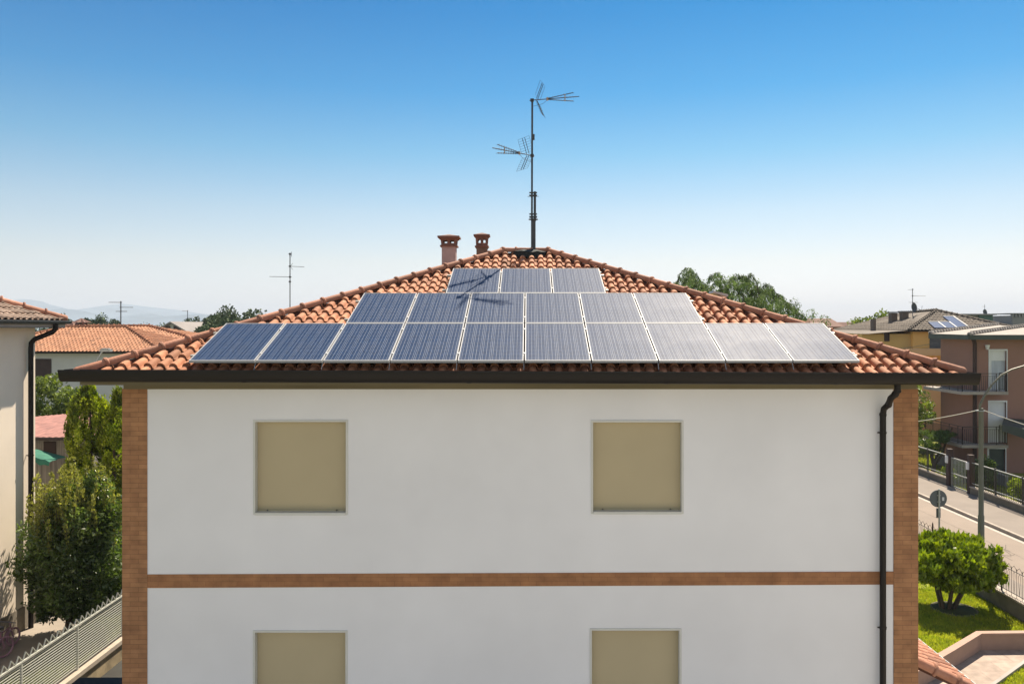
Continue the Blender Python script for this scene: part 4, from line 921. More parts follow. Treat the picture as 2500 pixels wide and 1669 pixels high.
# distant houses and trees on the left
gh = thing('gabled_house', 'distant house with a dark gable front and a grey roof bearing panels', 'house', (-52, 115, 0)); D = 115
def q(px, py, d=D): return P(px, py, d)
mb = MB(); a = q(385, 809); b = q(455, 809); t_ = q(421, 789)
mb.add([(a.x, D, 0), (b.x, D, 0), (b.x, D, a.z), (t_.x, D, t_.z), (a.x, D, a.z), (a.x, D+14, 0), (b.x, D+14, 0), (b.x, D+14, a.z), (t_.x, D+14, t_.z), (a.x, D+14, a.z)], [(0, 1, 2, 3, 4), (5, 9, 8, 7, 6), (0, 5, 6, 1), (1, 6, 7, 2), (4, 9, 5, 0)]); mb.build('wall', M['far_white'], gh)
mb = MB()
for s, c in ((-1, a), (1, b)):
    e = Vector((c.x+s*.9, 0, c.z-.25)); tt = Vector((t_.x, 0, t_.z+.25)); x2_ = 8 if s > 0 else 0
    mb.add([(e.x, D-.8, e.z), (tt.x, D-.8, tt.z), (tt.x+x2_*.4, D+15, tt.z), (e.x+x2_, D+15, e.z), (e.x, D-.8, e.z-.2), (tt.x, D-.8, tt.z-.2), (tt.x+x2_*.4, D+15, tt.z-.2), (e.x+x2_, D+15, e.z-.2)], [(0, 1, 2, 3), (4, 7, 6, 5), (0, 4, 5, 1), (0, 3, 7, 4)])
mb.build('roof', M['greyroof'], gh)
for px in (407, 433): mb = MB(); c = q(px, 804); mb.box(c.x-.55, c.x+.55, D-.05, D, c.z-.5, c.z+.5); mb.build('window', M['dkbrown'], gh)
def far_house(name, label, px0, px1, pyt, pye, D, wm, rm, ridge=.5):
    r_ = thing(name, label, 'house', (P((px0+px1)/2, 0, D).x, D, 0), 'distant houses on the horizon')
    a = P(px0, pye, D); b = P(px1, pye, D); zt_ = P(0, pyt, D).z; w_ = b.x-a.x; dp = w_*.6
    mb = MB(); mb.box(a.x+w_*.05, b.x-w_*.05, D+.5, D+dp-.5, 0, a.z-.02); mb.build('wall', M[wm], r_)
    mb = MB(); k = w_*(1-ridge)/2; mb.add([(a.x, D, a.z), (b.x, D, a.z), (b.x, D+dp, a.z), (a.x, D+dp, a.z), (a.x+k, D+dp/2, zt_), (b.x-k, D+dp/2, zt_)], [(0, 1, 5, 4), (1, 2, 5), (2, 3, 4, 5), (3, 0, 4), (0, 3, 2, 1)]); mb.build('roof', M[rm], r_)
    return r_
far_house('distant_house', 'distant low grey roof right of the dark gabled house', 462, 560, 787, 799, 140, 'far_white', 'greyroof')
far_house('distant_house', 'faint distant grey roofed house left of the dark gable', 330, 400, 795, 803, 150, 'far_white', 'greyroof')
far_house('distant_house', 'flat red brown roof at the right, just above the hip tiles of the white house', 1952, 2062, 777, 797, 120, 'maroon', 'brownroof', .62)
far_house('distant_house', 'low red brown roof between the cedar and the ochre house', 2040, 2110, 786, 802, 125, 'peach', 'brownroof', .7)
p = P(458, 757, 125); a_ = thing('tv_antenna', 'tiny faint antenna above the distant gabled house', 'antenna', (p.x, 125, 8), 'television antennas on distant roofs')
yagi(a_, p.x, 125, 7.5, p.z, [(p.z-.1, -.8, .2, 3, .3), (p.z-1.2, .7, .2, 3, .3), (p.z-2, -.4, .2, 2, .3)], .05)
R = rnd(90)
specs = [(255, 774, 120, 2.6, 'pointed green tree above the orange ridge, beside the thin grey antenna'), (232, 785, 125, 2.6, 'dark round tree left of the pointed green tree'), (205, 783, 118, 2.0, 'low tree just right of the star shaped chimney caps'),
         (365, 787, 130, 4.2, 'dark dome shaped tree left of the distant gabled house'), (585, 759, 95, 3.4, 'tall leafy tree at the right end of the far clump, over the hip'), (545, 770, 98, 3.0, 'mid green tree in the far clump above the left hip'),
         (520, 776, 105, 2.2, 'small tree at the left end of the far clump'), (480, 780, 150, 2.2, 'small dark tree behind the distant grey roof'), (120, 787, 100, 3.6, 'dark trees glimpsed under the eave of the cream house'), (2128, 770, 95, 2.6, 'light green tree rising behind the left end of the ochre house roof')]
for i, (px, pyt, D, r, lb) in enumerate(specs):
    top = P(px, pyt, D); h = top.z; cz = h-r*.85
    tree('distant_tree', lb, 'tree', (top.x, D, 0), (top.x, D, cz), (r, r, r*.9), .25, 'leaf_mid' if px == 2128 else 'leaf_far', (.34, .24), 40, r*.30, 95, 100+i, 'distant trees on the horizon', nl=3, shape='ball')
cl = []
for i in range(330):
    D = R.uniform(300, 480); x = R.uniform(-1.0, 1.0)*D*.75; r = R.uniform(3, 5.5); h = R.uniform(6.5, 8.7)
    if .31 < x/D < .45: continue
    cl.append((x, D, h-r, r*1.6, r, r, 46)); cl.append((x+R.uniform(-3, 3), D, 3, 5, 3, 3.5, 22))
o = foliage('distant_wood', M['leaf_far'], cl, (1.5, 1.1), 91, None); tag(o, 'faint band of trees along the horizon', kind='stuff')

# ------------------------------------------------------------------ cedar behind the right hip
root = thing('cedar_tree', 'big drooping dark green cedar rising behind the right hip of the roof', 'tree', (13.5, 38, 0))
mb = MB(); limbs(mb, (13.8, 38, 0), (12.2, 38, 8.2), .35, 12, 1.9, 111, .3); mb.build('trunk', M['trunk'], root, True)
prof = [(1640, 690), (1655, 672), (1680, 650), (1700, 662), (1722, 690), (1745, 660), (1765, 690), (1790, 664), (1812, 672), (1832, 665), (1850, 690), (1866, 688), (1885, 700), (1905, 716), (1930, 735), (1948, 757)]
cl = []; R = rnd(112); tw = MB()
for i, (px, py) in enumerate(prof):
    for k in range(3):
        D = 38+R.uniform(-1.6, 1.6); tp = P(px+R.uniform(-8, 8), py+R.uniform(0, 10)+k*9, D)
        # an arching leader whose tip droops
        s = R.choice((-1, 1)); L = R.uniform(.35, .7)
        pts = [tp+Vector((-s*L*.8, 0, -1.1)), tp+Vector((-s*L*.45, 0, -.35)), tp+Vector((0, 0, 0)), tp+Vector((s*L*.45, 0, -.10)), tp+Vector((s*L*.7, 0, -.36))]
        tw.tube(pts, [.03, .022, .014, .009, .005], 4)
        for a, b in zip(pts, pts[1:]):
            for f_ in (0, .5): c = a.lerp(b, f_); cl.append((c.x, c.y, c.z-.10, .12, .14, .15, 34))
    for k in range(26):
        z0 = P(px, py, 38).z; z = R.uniform(5.5, z0-.45); c = P(px, py, 38); x = c.x+R.uniform(-.55, .55)
        cl.append((x, 38+R.uniform(-2, 1.6), z, .30, .34, .36, 100))
tw.build('branches', M['trunk'], root)
foliage('crown', M['leaf_cedar'], cl, (.16, .035), 113, root, tv=.8, orient='droop')
mb = MB()
p = P(1755, 722, 30); o = thing('rooflight', 'pale roof hatch just showing behind the right hip tiles', 'roof hatch', P(1758, 722, 21)); pp = P(1758, 722, 21)
mb.obox(P(1736, 713, 21), P(1772, 722, 21), .5, .06); mb.build('lid', M['galv'], o)
mb = MB(); mb.box(pp.x-.15, pp.x+.15, 20.9, 21.1, pp.z-.5, pp.z-.0); mb.build('upstand', M['galv'], o)

# ------------------------------------------------------------------ ochre house with brown roof
oc = thing('ochre_house', 'ochre yellow house with a brown tiled hip roof beyond the road', 'house', (33, 66, 0))
FZ = 7.84; A = Vector((33.7, 66, 9.44)); B = Vector((33.7, 72.4, 9.30)); fl = Vector((29.4, 61.7, FZ)); fr_ = Vector((38.2, 61.7, FZ)); bl_ = Vector((29.4, 77, FZ)); br_ = Vector((38.2, 77, FZ))
mb = MB(); mb.add([p+dn for p in (fl, fr_, br_, bl_, A, B)], [(0, 1, 4), (1, 2, 5, 4), (2, 3, 5), (3, 0, 4, 5)])
wl_ = Vector((25.9, 63.2, 7.55)); wl2 = Vector((27.6, 80, 7.75))
mb.add([p+dn for p in (fl, bl_, wl2, wl_, Vector((26.3, 61.7, FZ-.28)))], [(0, 1, 2, 3, 4)])
rf = mb.build('roof', M['brown_tile'], oc)
mb = MB(); add_tiles(mb, [fl, fr_, A], .30, .42, .05, 121, segs=2, tintvar=.35); add_tiles(mb, [bl_, fl, A, B], .30, .42, .05, 122, segs=2, tintvar=.35); add_tiles(mb, [fr_, br_, B, A], .30, .42, .05, 124, segs=2, tintvar=.35)
mb.build('roof_tiles', M['brown_tile'], rf, True, fixn=False)
mb = MB()
for a, b in ((fl, A), (fr_, A), (A, B)): ridge_tiles(mb, a+Vector((0, 0, .04)), b+Vector((0, 0, .04)), .11, .4, 123, nseg=4)
mb.build('hip_tiles', M['brown_tile'], rf, True, fixn=False)
mb = MB(); gutter_mb(mb, (29.3, 61.62, FZ-.05), (38.3, 61.62, FZ-.05), .09, (0, -1, 0)); mb.build('gutter', M['gutter'], oc, fixn=False)
xa = P(2229, 0, 62.3).x; xb = P(2104, 0, 62.6).x
mb = MB(); mb.box(xa, 38, 62.3, 76.5, 0, 7.8); mb.build('front_wall', M['yellow'], oc)
mb = MB(); mb.box(xb, xa-.01, 62.6, 76.4, 0, 7.52); w_ = mb.build('side_wall', M['ochre'], oc)
mb = MB(); c = P(2165, 822, 62.58); mb.box(c.x-.2, c.x+.2, 62.54, 62.6, c.z-.35, c.z+.35); mb.build('window', M['dkbrown'], oc)
mb = MB(); c0 = P(2271, 815, 62.2); c1 = P(2330, 850, 62.2); mb.box(c0.x, c1.x, 62.25, 62.3, c1.z, c0.z); mb.build('loggia_panel', M['signback'], oc)
mb = MB(); c0 = P(2224, 851, 61.0); c1 = P(2330, 868, 61.0); mb.box(c0.x, c1.x, 61.0, 62.29, c1.z, c0.z); mb.build('balcony', M['peach'], oc)
mb = MB(); c1 = P(2340, 0, 62); mb.box(xb-.2, c1.x, 61.6, 62.29, 0, 5.0); mb.build('lower_wall', M['peach'], oc)
for (px, py, D) in ((2180, 761, 69), (2207, 759, 68), (2132, 779, 67)):
    c = P(px, py, D); s_ = .30 if px != 2132 else .13; mb = MB(); mb.box(c.x-s_*.85, c.x+s_*.85, D-.3, D+.3, c.z-1.2, c.z-.12 if px != 2132 else c.z); 
    k_ = mb.build('chimney', M['chim_brown'], oc)
    if px != 2132: mb = MB(); mb.box(c.x-s_*1.15, c.x+s_*1.15, D-.42, D+.42, c.z-.10, c.z); mb.build('chimney_cap', M['greyconc'], k_)
# three small solar panels on the ochre house roof
R0 = A-fl; un = Vector((1, 0, 0)); sn = Vector((0, A.y-fl.y, A.z-fl.z)).normalized(); nn = un.cross(sn)
def roofpt(px, py):
    o_ = Vector((0, 0, HC)); d_ = Vector(((px-VX)/FPX, 1, -(py-VY)/FPX)); t_ = (fl+nn*.12-o_).dot(nn)/d_.dot(nn); return o_+d_*t_
for i, (quad, lb) in enumerate(((((2266, 785), (2290, 785), (2309, 799.5), (2282, 799.5)), 'small blue solar panel, left one on the brown roof of the ochre house'),
        (((2292.5, 785), (2317, 785), (2336, 799), (2311, 799.5)), 'small blue solar panel, middle one on the brown roof of the ochre house'),
        (((2302, 771.5), (2327, 771.5), (2367, 799), (2338.5, 799)), 'long blue solar panel, right one on the brown roof of the ochre house'))):
    ps = [roofpt(*q_) for q_ in quad]; c = sum(ps, Vector())/4
    r_ = thing('roof_solar_panel', lb, 'solar panel', c, 'solar panels on the ochre house')
    mb = MB(); mb.add(ps+[p_-nn*.06 for p_ in ps], [(0, 1, 2, 3), (7, 6, 5, 4), (0, 4, 5, 1), (1, 5, 6, 2), (2, 6, 7, 3), (3, 7, 4, 0)]); mb.build('glass', M['panelblue'], r_)
    mb = MB(); mb.obox(ps[1]+nn*.01, ps[2]+nn*.01, .10, .04, up=nn); mb.obox(ps[0]+nn*.01, ps[1]+nn*.01, .05, .03, up=nn); mb.build('frame', M['alu'], r_)
p = P(2228, 704, 68); a_ = thing('tv_antenna', 'antenna mast with a dark satellite dish on the ochre house ridge', 'antenna', (p.x, 68, 9.2), 'television antennas on distant roofs')
yagi(a_, p.x, 68, 9.0, p.z, [(p.z-.1, -.45, .2, 4, .2), (P(0, 722, 68).z, .5, 0, 2, .2), (P(0, 722, 68).z, 1.1, 0, 4, .1), (P(0, 738, 68).z, .5, .2, 3, .2), (P(0, 738, 68).z, -.35, .2, 3, .2)], .035, 'galv')
mb = MB(); c = P(2232, 750, 67.6); dish_mb(mb, c, (.6, -1, .12), .40); mb.tube([c, c+Vector((.55, -.15, -.25)), c+Vector((.62, -.1, .12))], .02, 4); mb.build('dish', M['steel'], a_)
# teal block and grey tower behind
tb = thing('teal_building', 'dark teal flat topped block with a thin roof slab on the skyline', 'building', (P(2390, 0, 110).x, 112, 0)); a = P(2352, 0, 110).x; m_ = P(2392, 0, 110).x; b = P(2424, 0, 110).x; zt_ = P(0, 769, 110).z
mb = MB(); mb.box(m_, b, 110, 118, 0, zt_); mb.build('wall', M['teal'], tb)
mb = MB(); mb.box(a, m_-.01, 110.4, 118, 0, zt_-.01); mb.build('side_wall', M['greyconc'], tb)
mb = MB(); mb.box(a-.4, b+.3, 109.5, 118.5, zt_, zt_+.18); mb.build('roof', M['greyconc'], tb)
p = P(2404, 743, 112); a_ = thing('tv_antenna', 'small antenna with dish on the teal block', 'antenna', (p.x, 112, zt_), 'television antennas on distant roofs'); yagi(a_, p.x, 112, zt_, p.z, [(p.z-.3, -.4, 0, 2, .2), (p.z-.7, .35, 0, 2, .2)], .035, 'galv')
mb = MB(); c = P(2405, 762, 111.8); dish_mb(mb, c, (.4, -1, .2), .42); mb.build('dish', M['steel'], a_)
tw_ = thing('grey_tower', 'grey concrete rooftop block with slotted crown at the right edge skyline', 'building', (P(2485, 0, 120).x, 122, 0)); a = P(2472, 0, 120).x; b = P(2520, 0, 120).x; zt_ = P(0, 770, 120).z
mb = MB(); mb.box(a, b, 120, 126, 0, zt_); mb.box(P(2432, 0, 120).x, a-.01, 120.5, 126, 0, P(0, 790, 120).z); mb.build('wall', M['greyconc'], tw_)
mb = MB(); x = a-.2
while x < b: mb.box(x, x+.28, 119.8, 120.2, zt_-.25, zt_+.25); x += .5
mb.box(a-.3, b+.3, 119.7, 126.2, zt_+.251, zt_+.36); mb.build('crown_slots', M['greyconc'], tw_)

# ------------------------------------------------------------------ brown-pink apartment house at the right
mh = thing('apartment_house', 'brown pink three storey apartment house with balconies at the right edge', 'building', (28, 46, 0))
poly = [(24.57, 44), (46, 44), (46, 56), (34, 56), (24.57, 47.6)]
wz_ = [(P(2417, 0, 44).x, P(2457, 0, 44).x, P(0, 955, 44).z, P(0, 856, 44).z), (P(2416, 0, 44).x, P(2456, 0, 44).x, P(0, 1080, 44).z, P(0, 981, 44).z), (P(2414, 0, 44).x, P(2454, 0, 44).x, P(0, 1154, 44).z, P(0, 1095, 44).z)]
mb = MB(); wall_holes(mb, 24.57, 46, 0, 7.5, wz_, 44, .18)
n = 5; vs = [(x, y, z) for z in (0, 7.5) for x, y in [(24.57, 44), (46, 44), (46, 56), (34, 56), (24.57, 47.6)]]
mb.add(vs, [(1, 2, 7, 6), (2, 3, 8, 7), (3, 4, 9, 8), (4, 0, 5, 9), (5, 6, 7, 8, 9)]); mb.build('wall', M['maroon'], mh, fixn=False)
for i, (a, b, c, d) in enumerate(wz_):
    mb = MB(); t = .09
    for u0, u1, v0, v1 in ((a-t, a, c, d+t), (b, b+t*.6, c, d+t), (a, b, d, d+t)): mb.box(u0, u1, 43.97, 44.05, v0, v1)
    wn_ = mb.build('window_frame', M['white_paint'], mh)
    mb = MB()
    if i == 0: mb.box(a, b, 44.10, 44.14, d-.55, d); mb.box(a, a+.12, 44.06, 44.1, c, d); mb.build('roller_shutter', M['white_paint'], wn_); mb = MB(); mb.box(a, b, 44.13, 44.17, c, d-.55); mb.build('curtain', M['curtain'], wn_)
    elif i == 1: mb.box(a, b, 44.10, 44.14, c, d); mb.build('roller_shutter', M['white_paint'], wn_)
    else: mb.box(a, b, 44.10, 44.14, c, d); mb.build('door', M['dkgreen'], wn_)
mb = MB(); c = P(2412, 848, 43.8); mb.tube([(c.x, 43.85, c.z-.12), (c.x, 43.85, c.z+.14)], [.07, .13], 10); mb.build('wall_lamp', M['white_paint'], mh)
mb = MB(); c = P(2379, 0, 43.9).x; mb.tube([(c-.25, 43.7, 7.5), (c-.05, 43.85, 7.3), (c+.02, 43.9, 7.1), (c+.02, 43.9, 0)], .11, 8); mb.build('downpipe', M['dkbrown'], mh, True)
mb = MB(); a = Vector((23.9, 43.35, 7.62)); mb.add([a, (23.9, 47.6, 7.66), (33.5, 57, 8.2), (31.8, 51.3, 8.05), (47, 51.3, 8.05), (47, 43.35, 7.62)], [(0, 3, 2, 1), (0, 5, 4, 3)]); 
mb.add([(23.9, 43.35, 7.60), (23.9, 47.6, 7.64), (33.5, 57, 8.0), (47, 57, 7.9), (47, 43.35, 7.60)], [(0, 1, 2, 3, 4)])
rf = mb.build('roof', M['pale_roof'], mh)
mb = MB(); ridge_tiles(mb, (23.95, 43.4, 7.66), (31.8, 51.3, 8.10), .12, .5, 131, nseg=5); mb.build('hip_tiles', M['pale_roof'], rf, True, fixn=False); mb = MB(); ridge_tiles(mb, (23.95, 47.6, 7.70), (33.5, 57, 8.25), .12, .5, 132, nseg=5); mb.build('hip_tiles', M['pale_roof'], rf, True, fixn=False)
mb = MB(); mb.box(23.88, 47, 43.30, 43.38, 7.36, 7.60); mb.box(23.84, 23.9, 43.30, 47.6, 7.36, 7.62); mb.box(23.9, 46, 43.38, 44.0, 7.40, 7.45); mb.box(23.9, 24.57, 44.0, 47.6, 7.40, 7.45); mb.build('fascia', M['dkgreen'], mh)
for i, (py0, py1) in enumerate(((944, 956), (1060, 1087))):
    zs = P(0, 956 if i == 0 else 1086, 43.2).z; mb = MB(); xr = P(2462, 0, 43.2).x
    mb.box(23.45, 24.57, 43.2, 47.4, zs-.16, zs); mb.box(24.571, xr, 43.2, 43.99, zs-.16, zs)
    s_ = mb.build('balcony_slab', M['slab'], mh)
    mb = MB(); rail_mb(mb, (23.5, 47.3, zs), (23.5, 43.25, zs), .98); rail_mb(mb, (23.5, 43.25, zs), (xr-.05, 43.25, zs), .98); rail_mb(mb, (xr-.05, 43.25, zs), (xr-.05, 43.95, zs), .98)
    mb.build('railing', M['rail'], s_)
mb = MB(); a = P(2446, 1036, 41); b = P(2520, 1050, 39.5); c = P(2446, 1050, 41); mb.add([a, b, b+Vector((0, 0, -.55)), a+Vector((0, 0, -.32)), a+Vector((1.9, 3, 0)), b+Vector((2.9, 4.4, 0)), b+Vector((2.9, 4.4, -.55)), a+Vector((1.9, 3, -.32))], [(0, 3, 2, 1), (4, 5, 6, 7), (0, 1, 5, 4), (3, 7, 6, 2), (0, 4, 7, 3), (1, 2, 6, 5)]); mb.build('entrance_canopy', M['dkgreen'], mh)

# ------------------------------------------------------------------ far garden: wall, fence, gate, pine, shrubs
gw = thing('garden_wall', 'low dark garden wall along the far pavement', 'wall', (21.1, 36, 0)); mb = MB(); mb.box(21.0, 21.18, 40.1, 60, 0, .42); mb.box(21.0, 21.18, 26, 38.0, 0, .42); mb.build('wall', M['lowwall'], gw)
mb = MB(); mb.box(20.97, 21.21, 40.1, 60, .421, .47); mb.box(20.97, 21.21, 26, 38.0, .421, .47); mb.build('coping', M['concrete'], gw)
gf = thing('garden_fence', 'dark thin barred fence on the low wall across the road', 'fence', (21.1, 36, 0))
for (ya, yb) in ((26, 38), (40.1, 60)):
    mb = MB(); mb.box(21.08, 21.12, ya, yb, 1.57, 1.61); mb.box(21.085, 21.115, ya, yb, .6, .63); mb.build('rail', M['galv'], gf)
    mb = MB(); y = ya
    while y < yb: mb.box(21.09, 21.11, y-.007, y+.007, .47, 1.57); y += .125
    mb.build('bars', M['rail'], gf)
    y = ya+.1
    while y < yb: mb = MB(); mb.box(21.07, 21.13, y-.03, y+.03, .42, 1.66); mb.build('post', M['rail'], gf); y += 2.0
gt = thing('garden_gate', 'dark metal gate between two brown posts across the road', 'gate', (21.1, 39, 0))
for y in (38.1, 40.0): mb = MB(); mb.box(20.98, 21.22, y-.12, y+.12, 0, 1.95); p_ = mb.build('gate_post', M['dkbrown'], gt); mb = MB(); mb.box(20.9, 20.98, y-.08, y+.08, 1.25, 1.6); mb.build('letter_box', M['white_paint'], p_)
mb = MB(); mb.box(21.08, 21.12, 38.25, 39.85, .1, .16); mb.box(21.08, 21.12, 38.25, 39.85, .75, .80); mb.box(21.08, 21.12, 38.25, 39.85, 1.5, 1.56)
for k in range(13): y = 38.28+k*.13; mb.box(21.09, 21.11, y-.008, y+.008, .1, 1.55)
mb.build('gate_leaf', M['galv'], gt)
sheet('garden_path', [(21.2, 38.2), (24.5, 38.2), (24.5, 40), (21.2, 40)], .012, M['pave'])
root = thing('pine_tree', 'cloud pruned pine with bent trunks on the lawn across the road', 'tree', (22.4, 44.2, 0))
mb = MB(); mb.tube([(22.4, 44.2, 0), (22.45, 44.2, .4), (22.25, 44.2, 1.2), (22.3, 44.2, 2.0)], [.14, .11, .09, .05], 8); mb.tube([(22.42, 44.2, .35), (22.9, 44.2, 1.0), (23.1, 44.2, 1.7), (23.4, 44.1, 2.5)], [.08, .07, .06, .04], 8); mb.tube([(22.4, 44.2, .5), (22.75, 44.1, 1.3), (22.7, 44, 2.0)], [.06, .05, .03], 8); mb.build('trunk', M['trunk'], root, True)
cl = []; R = rnd(141)
for (px, py, rx, rz_) in ((2255, 1080, .9, .4), (2285, 1062, .75, .3), (2308, 1060, .55, .22), (2275, 1090, .7, .35), (2262, 1100, .6, .3), (2300, 1070, .5, .2)):
    c = P(px, py, 44.2)
    for k in range(18): cl.append((c.x+R.uniform(-1, 1)*rx*.8, 44.2+R.uniform(-.6, .6), c.z+R.uniform(-1, 1)*rz_*.6, .2, .2, .13, 60))
foliage('crown', M['leaf_pine'], cl, (.16, .03), 142, root, tv=.5, orient='up')
tree('broadleaf_tree', 'loose leafy tree with bare twigs in front of the peach wall', 'tree', (22.6, 48.5, 0), (22.7, 48.5, 3.0), (1.6, 1.4, 1.9), .12, 'leaf_mid', (.2, .1), 70, .34, 70, 151, nl=12)
tree('broadleaf_tree', 'dark green tree hiding the foot of the peach wall behind the pine', 'tree', (23.6, 52.5, 0), (24.2, 52.5, 2.2), (2.2, 1.6, 2.2), .12, 'leaf_laurel', (.22, .12), 70, .4, 70, 152)
tree('garden_shrub', 'sunlit round shrub behind the fence at the right edge', 'shrub', (22.0, 35.4, 0), (22.05, 35.4, .75), (.62, .6, .6), .04, 'leaf_bush', (.13, .08), 40, .16, 60, 153, 'shrubs in the far garden')
tree('garden_shrub', 'dark low shrub against the apartment house, behind the lamp post', 'shrub', (22.3, 40.9, 0), (22.6, 41.2, .5), (1.0, .8, .55), .04, 'leaf_laurel', (.13, .07), 40, .2, 60, 154, 'shrubs in the far garden')
tree('garden_shrub', 'dark shrub filling the gateway between the brown posts', 'shrub', (22.2, 38.9, 0), (22.5, 39.6, .8), (.6, .8, .8), .04, 'leaf_laurel', (.13, .07), 40, .2, 60, 155, 'shrubs in the far garden')
tree('garden_shrub', 'low bright shrub behind the fence left of the gate', 'shrub', (21.8, 41.3, 0), (21.7, 41.2, .4), (.4, .9, .35), .03, 'leaf_bush', (.12, .07), 30, .15, 50, 156, 'shrubs in the far garden')
gwl = thing('retaining_wall', 'grey low wall in front of the apartment house garden', 'wall', (23.6, 44, 0)); mb = MB(); mb.box(23.9, 24.05, 40, 47, 0, .55); mb.build('wall', M['greyconc'], gwl); mb = MB(); mb.box(23.86, 24.09, 40, 47, .551, .60); mb.build('coping', M['slab'], gwl)

# ------------------------------------------------------------------ near side: wall, ornamental fence, lamp, sign, wires
nw = thing('front_wall', 'low concrete wall between the lawn and the near pavement', 'wall', (13.5, 25, 0)); mb = MB(); mb.box(13.45, 13.62, 14, 60, 0, .46); mb.build('wall', M['lowwall'], nw); mb = MB(); mb.box(13.42, 13.66, 14, 60, .461, .51); mb.build('coping', M['kerb'], nw)
nf = thing('ornamental_fence', 'wrought iron fence with arched tops on the low wall by the lawn', 'fence', (13.54, 25, 0)); X = 13.54
for k in range(14): y = 17.0+k*1.95; mb = MB(); mb.tube([(X, y, .5), (X, y, 1.42), (X, y, 1.50)], [.028, .028, .006], 6); mb.build('post', M['dkbrown'], nf)
mb = MB()
for z in (.60, 1.22): mb.box(X-.009, X+.009, 17, 42.4, z-.008, z+.008)
y = 17.0
while y < 42.3:
    # one motif: two fans meeting at the foot and a pointed arch above
    for dy_ in (0, .245):
        mb.tube([(X, y+dy_, .5), (X, y+dy_, 1.32)], .007, 4)
    c = y+.1225
    for s in (-1, 1):
        mb.tube([(X, c, .60), (X, c+s*.045, 1.05), (X, c+s*.045, 1.15), (X, c, 1.20)], .005, 4)
        mb.tube([(X, c+s*.1225, 1.22), (X, c+s*.10, 1.29), (X, c, 1.37)], .006, 4)
    y += .245
mb.build('scrollwork', M['rail'], nf)
lp = thing('street_lamp', 'tall olive grey lamp post with a curved arm over the road', 'street lamp', (14.0, 24.7, 0))
lz = P(0, 1000, 24.7).z; mb = MB(); mb.tube([(14.0, 24.7, 0), (14.0, 24.7, 2.2), (14.0, 24.7, 2.22), (14.0, 24.7, lz+.05)], [.10, .09, .075, .066], 14); mb.build('pole', M['greenpaint'], lp, True)
mb = MB(); pts = [(14.0+.0, 24.7, lz-.1)]+[tuple(P(px, py, 24.7)) for px, py in ((2392, 990), (2404, 965), (2420, 940), (2445, 915), (2470, 902), (2500, 893), (2530, 888))]; mb.tube(pts, [.045, .04, .034, .03, .028, .026, .026, .026], 8); arm = mb.build('arm', M['greenpaint'], lp, True)
mb = MB(); e = Vector(pts[-1]); mb.tube([e, e+Vector((.15, 0, .01)), e+Vector((.6, 0, .0))], [.05, .11, .07], 10); mb.build('lamp_head', M['galv'], lp, True)
mb = MB(); mb.disc_torus((13.96, 24.7, lz-.03), (0, 0, 1), .12, .015, 14, 5); mb.build('wire_collar', M['galv'], lp)
sg = thing('road_sign', 'round road sign seen from its grey back, beside the pavement', 'road sign', (14.17, 27.5, 0)); c = P(2294.5, 1218, 27.5); xs_ = c.x
mb = MB(); mb.tube([(xs_+.01, 27.56, .1), (xs_+.01, 27.56, 2.45)], .03, 8); mb.build('pole', M['galv'], sg)
mb = MB(); n = 32; vs = [(xs_+.30*math.cos(2*PI*k/n), 27.60+d_, c.z+.30*math.sin(2*PI*k/n)) for d_ in (0, .012) for k in range(n)]; mb.add(vs, [tuple(range(n)), tuple(range(n, 2*n))[::-1]]+[(k, (k+1) % n, n+(k+1) % n, n+k) for k in range(n)]); dc = mb.build('disc', M['signback'], sg)
mb = MB(); mb.box(xs_+.13, xs_+.20, 27.592, 27.60, c.z-.07, c.z+.05); mb.build('sticker', M['white_paint'], dc)
mb = MB(); mb.box(xs_-.07, xs_+.08, 27.60, 27.612, c.z-.66, c.z-.33); mb.build('lower_plate', M['signback'], sg)
for dz in (-.12, .10): mb = MB(); mb.box(xs_-.05, xs_+.07, 27.57, 27.59, c.z+dz, c.z+dz+.03); mb.build('bracket', M['galv'], sg)
def wire(label, a, b, sag, r, mt, grp='overhead wires'):
    a = Vector(a); b = Vector(b); mb = MB(); mb.tube([a.lerp(b, k/16)-Vector((0, 0, sag*4*(k/16)*(1-k/16))) for k in range(17)], r, 4); o = mb.build('overhead_wire', M[mt]); tag(o, label, 'wire', grp)
wire('pale overhead wire running left from the lamp post past the brick pier', (14.0, 24.75, lz), tuple(P(1980, 1037, 34)), .25, .011, 'wire')
wire('pale overhead wire descending right from the lamp post', (14.05, 24.7, lz), tuple(P(2620, 1073, 22.5)), .03, .013, 'wire')
wire('thin dark wire sagging in front of the ochre house', tuple(P(2060, 862, 50)), tuple(P(2290, 836, 56)), .12, .012, 'blackwire')

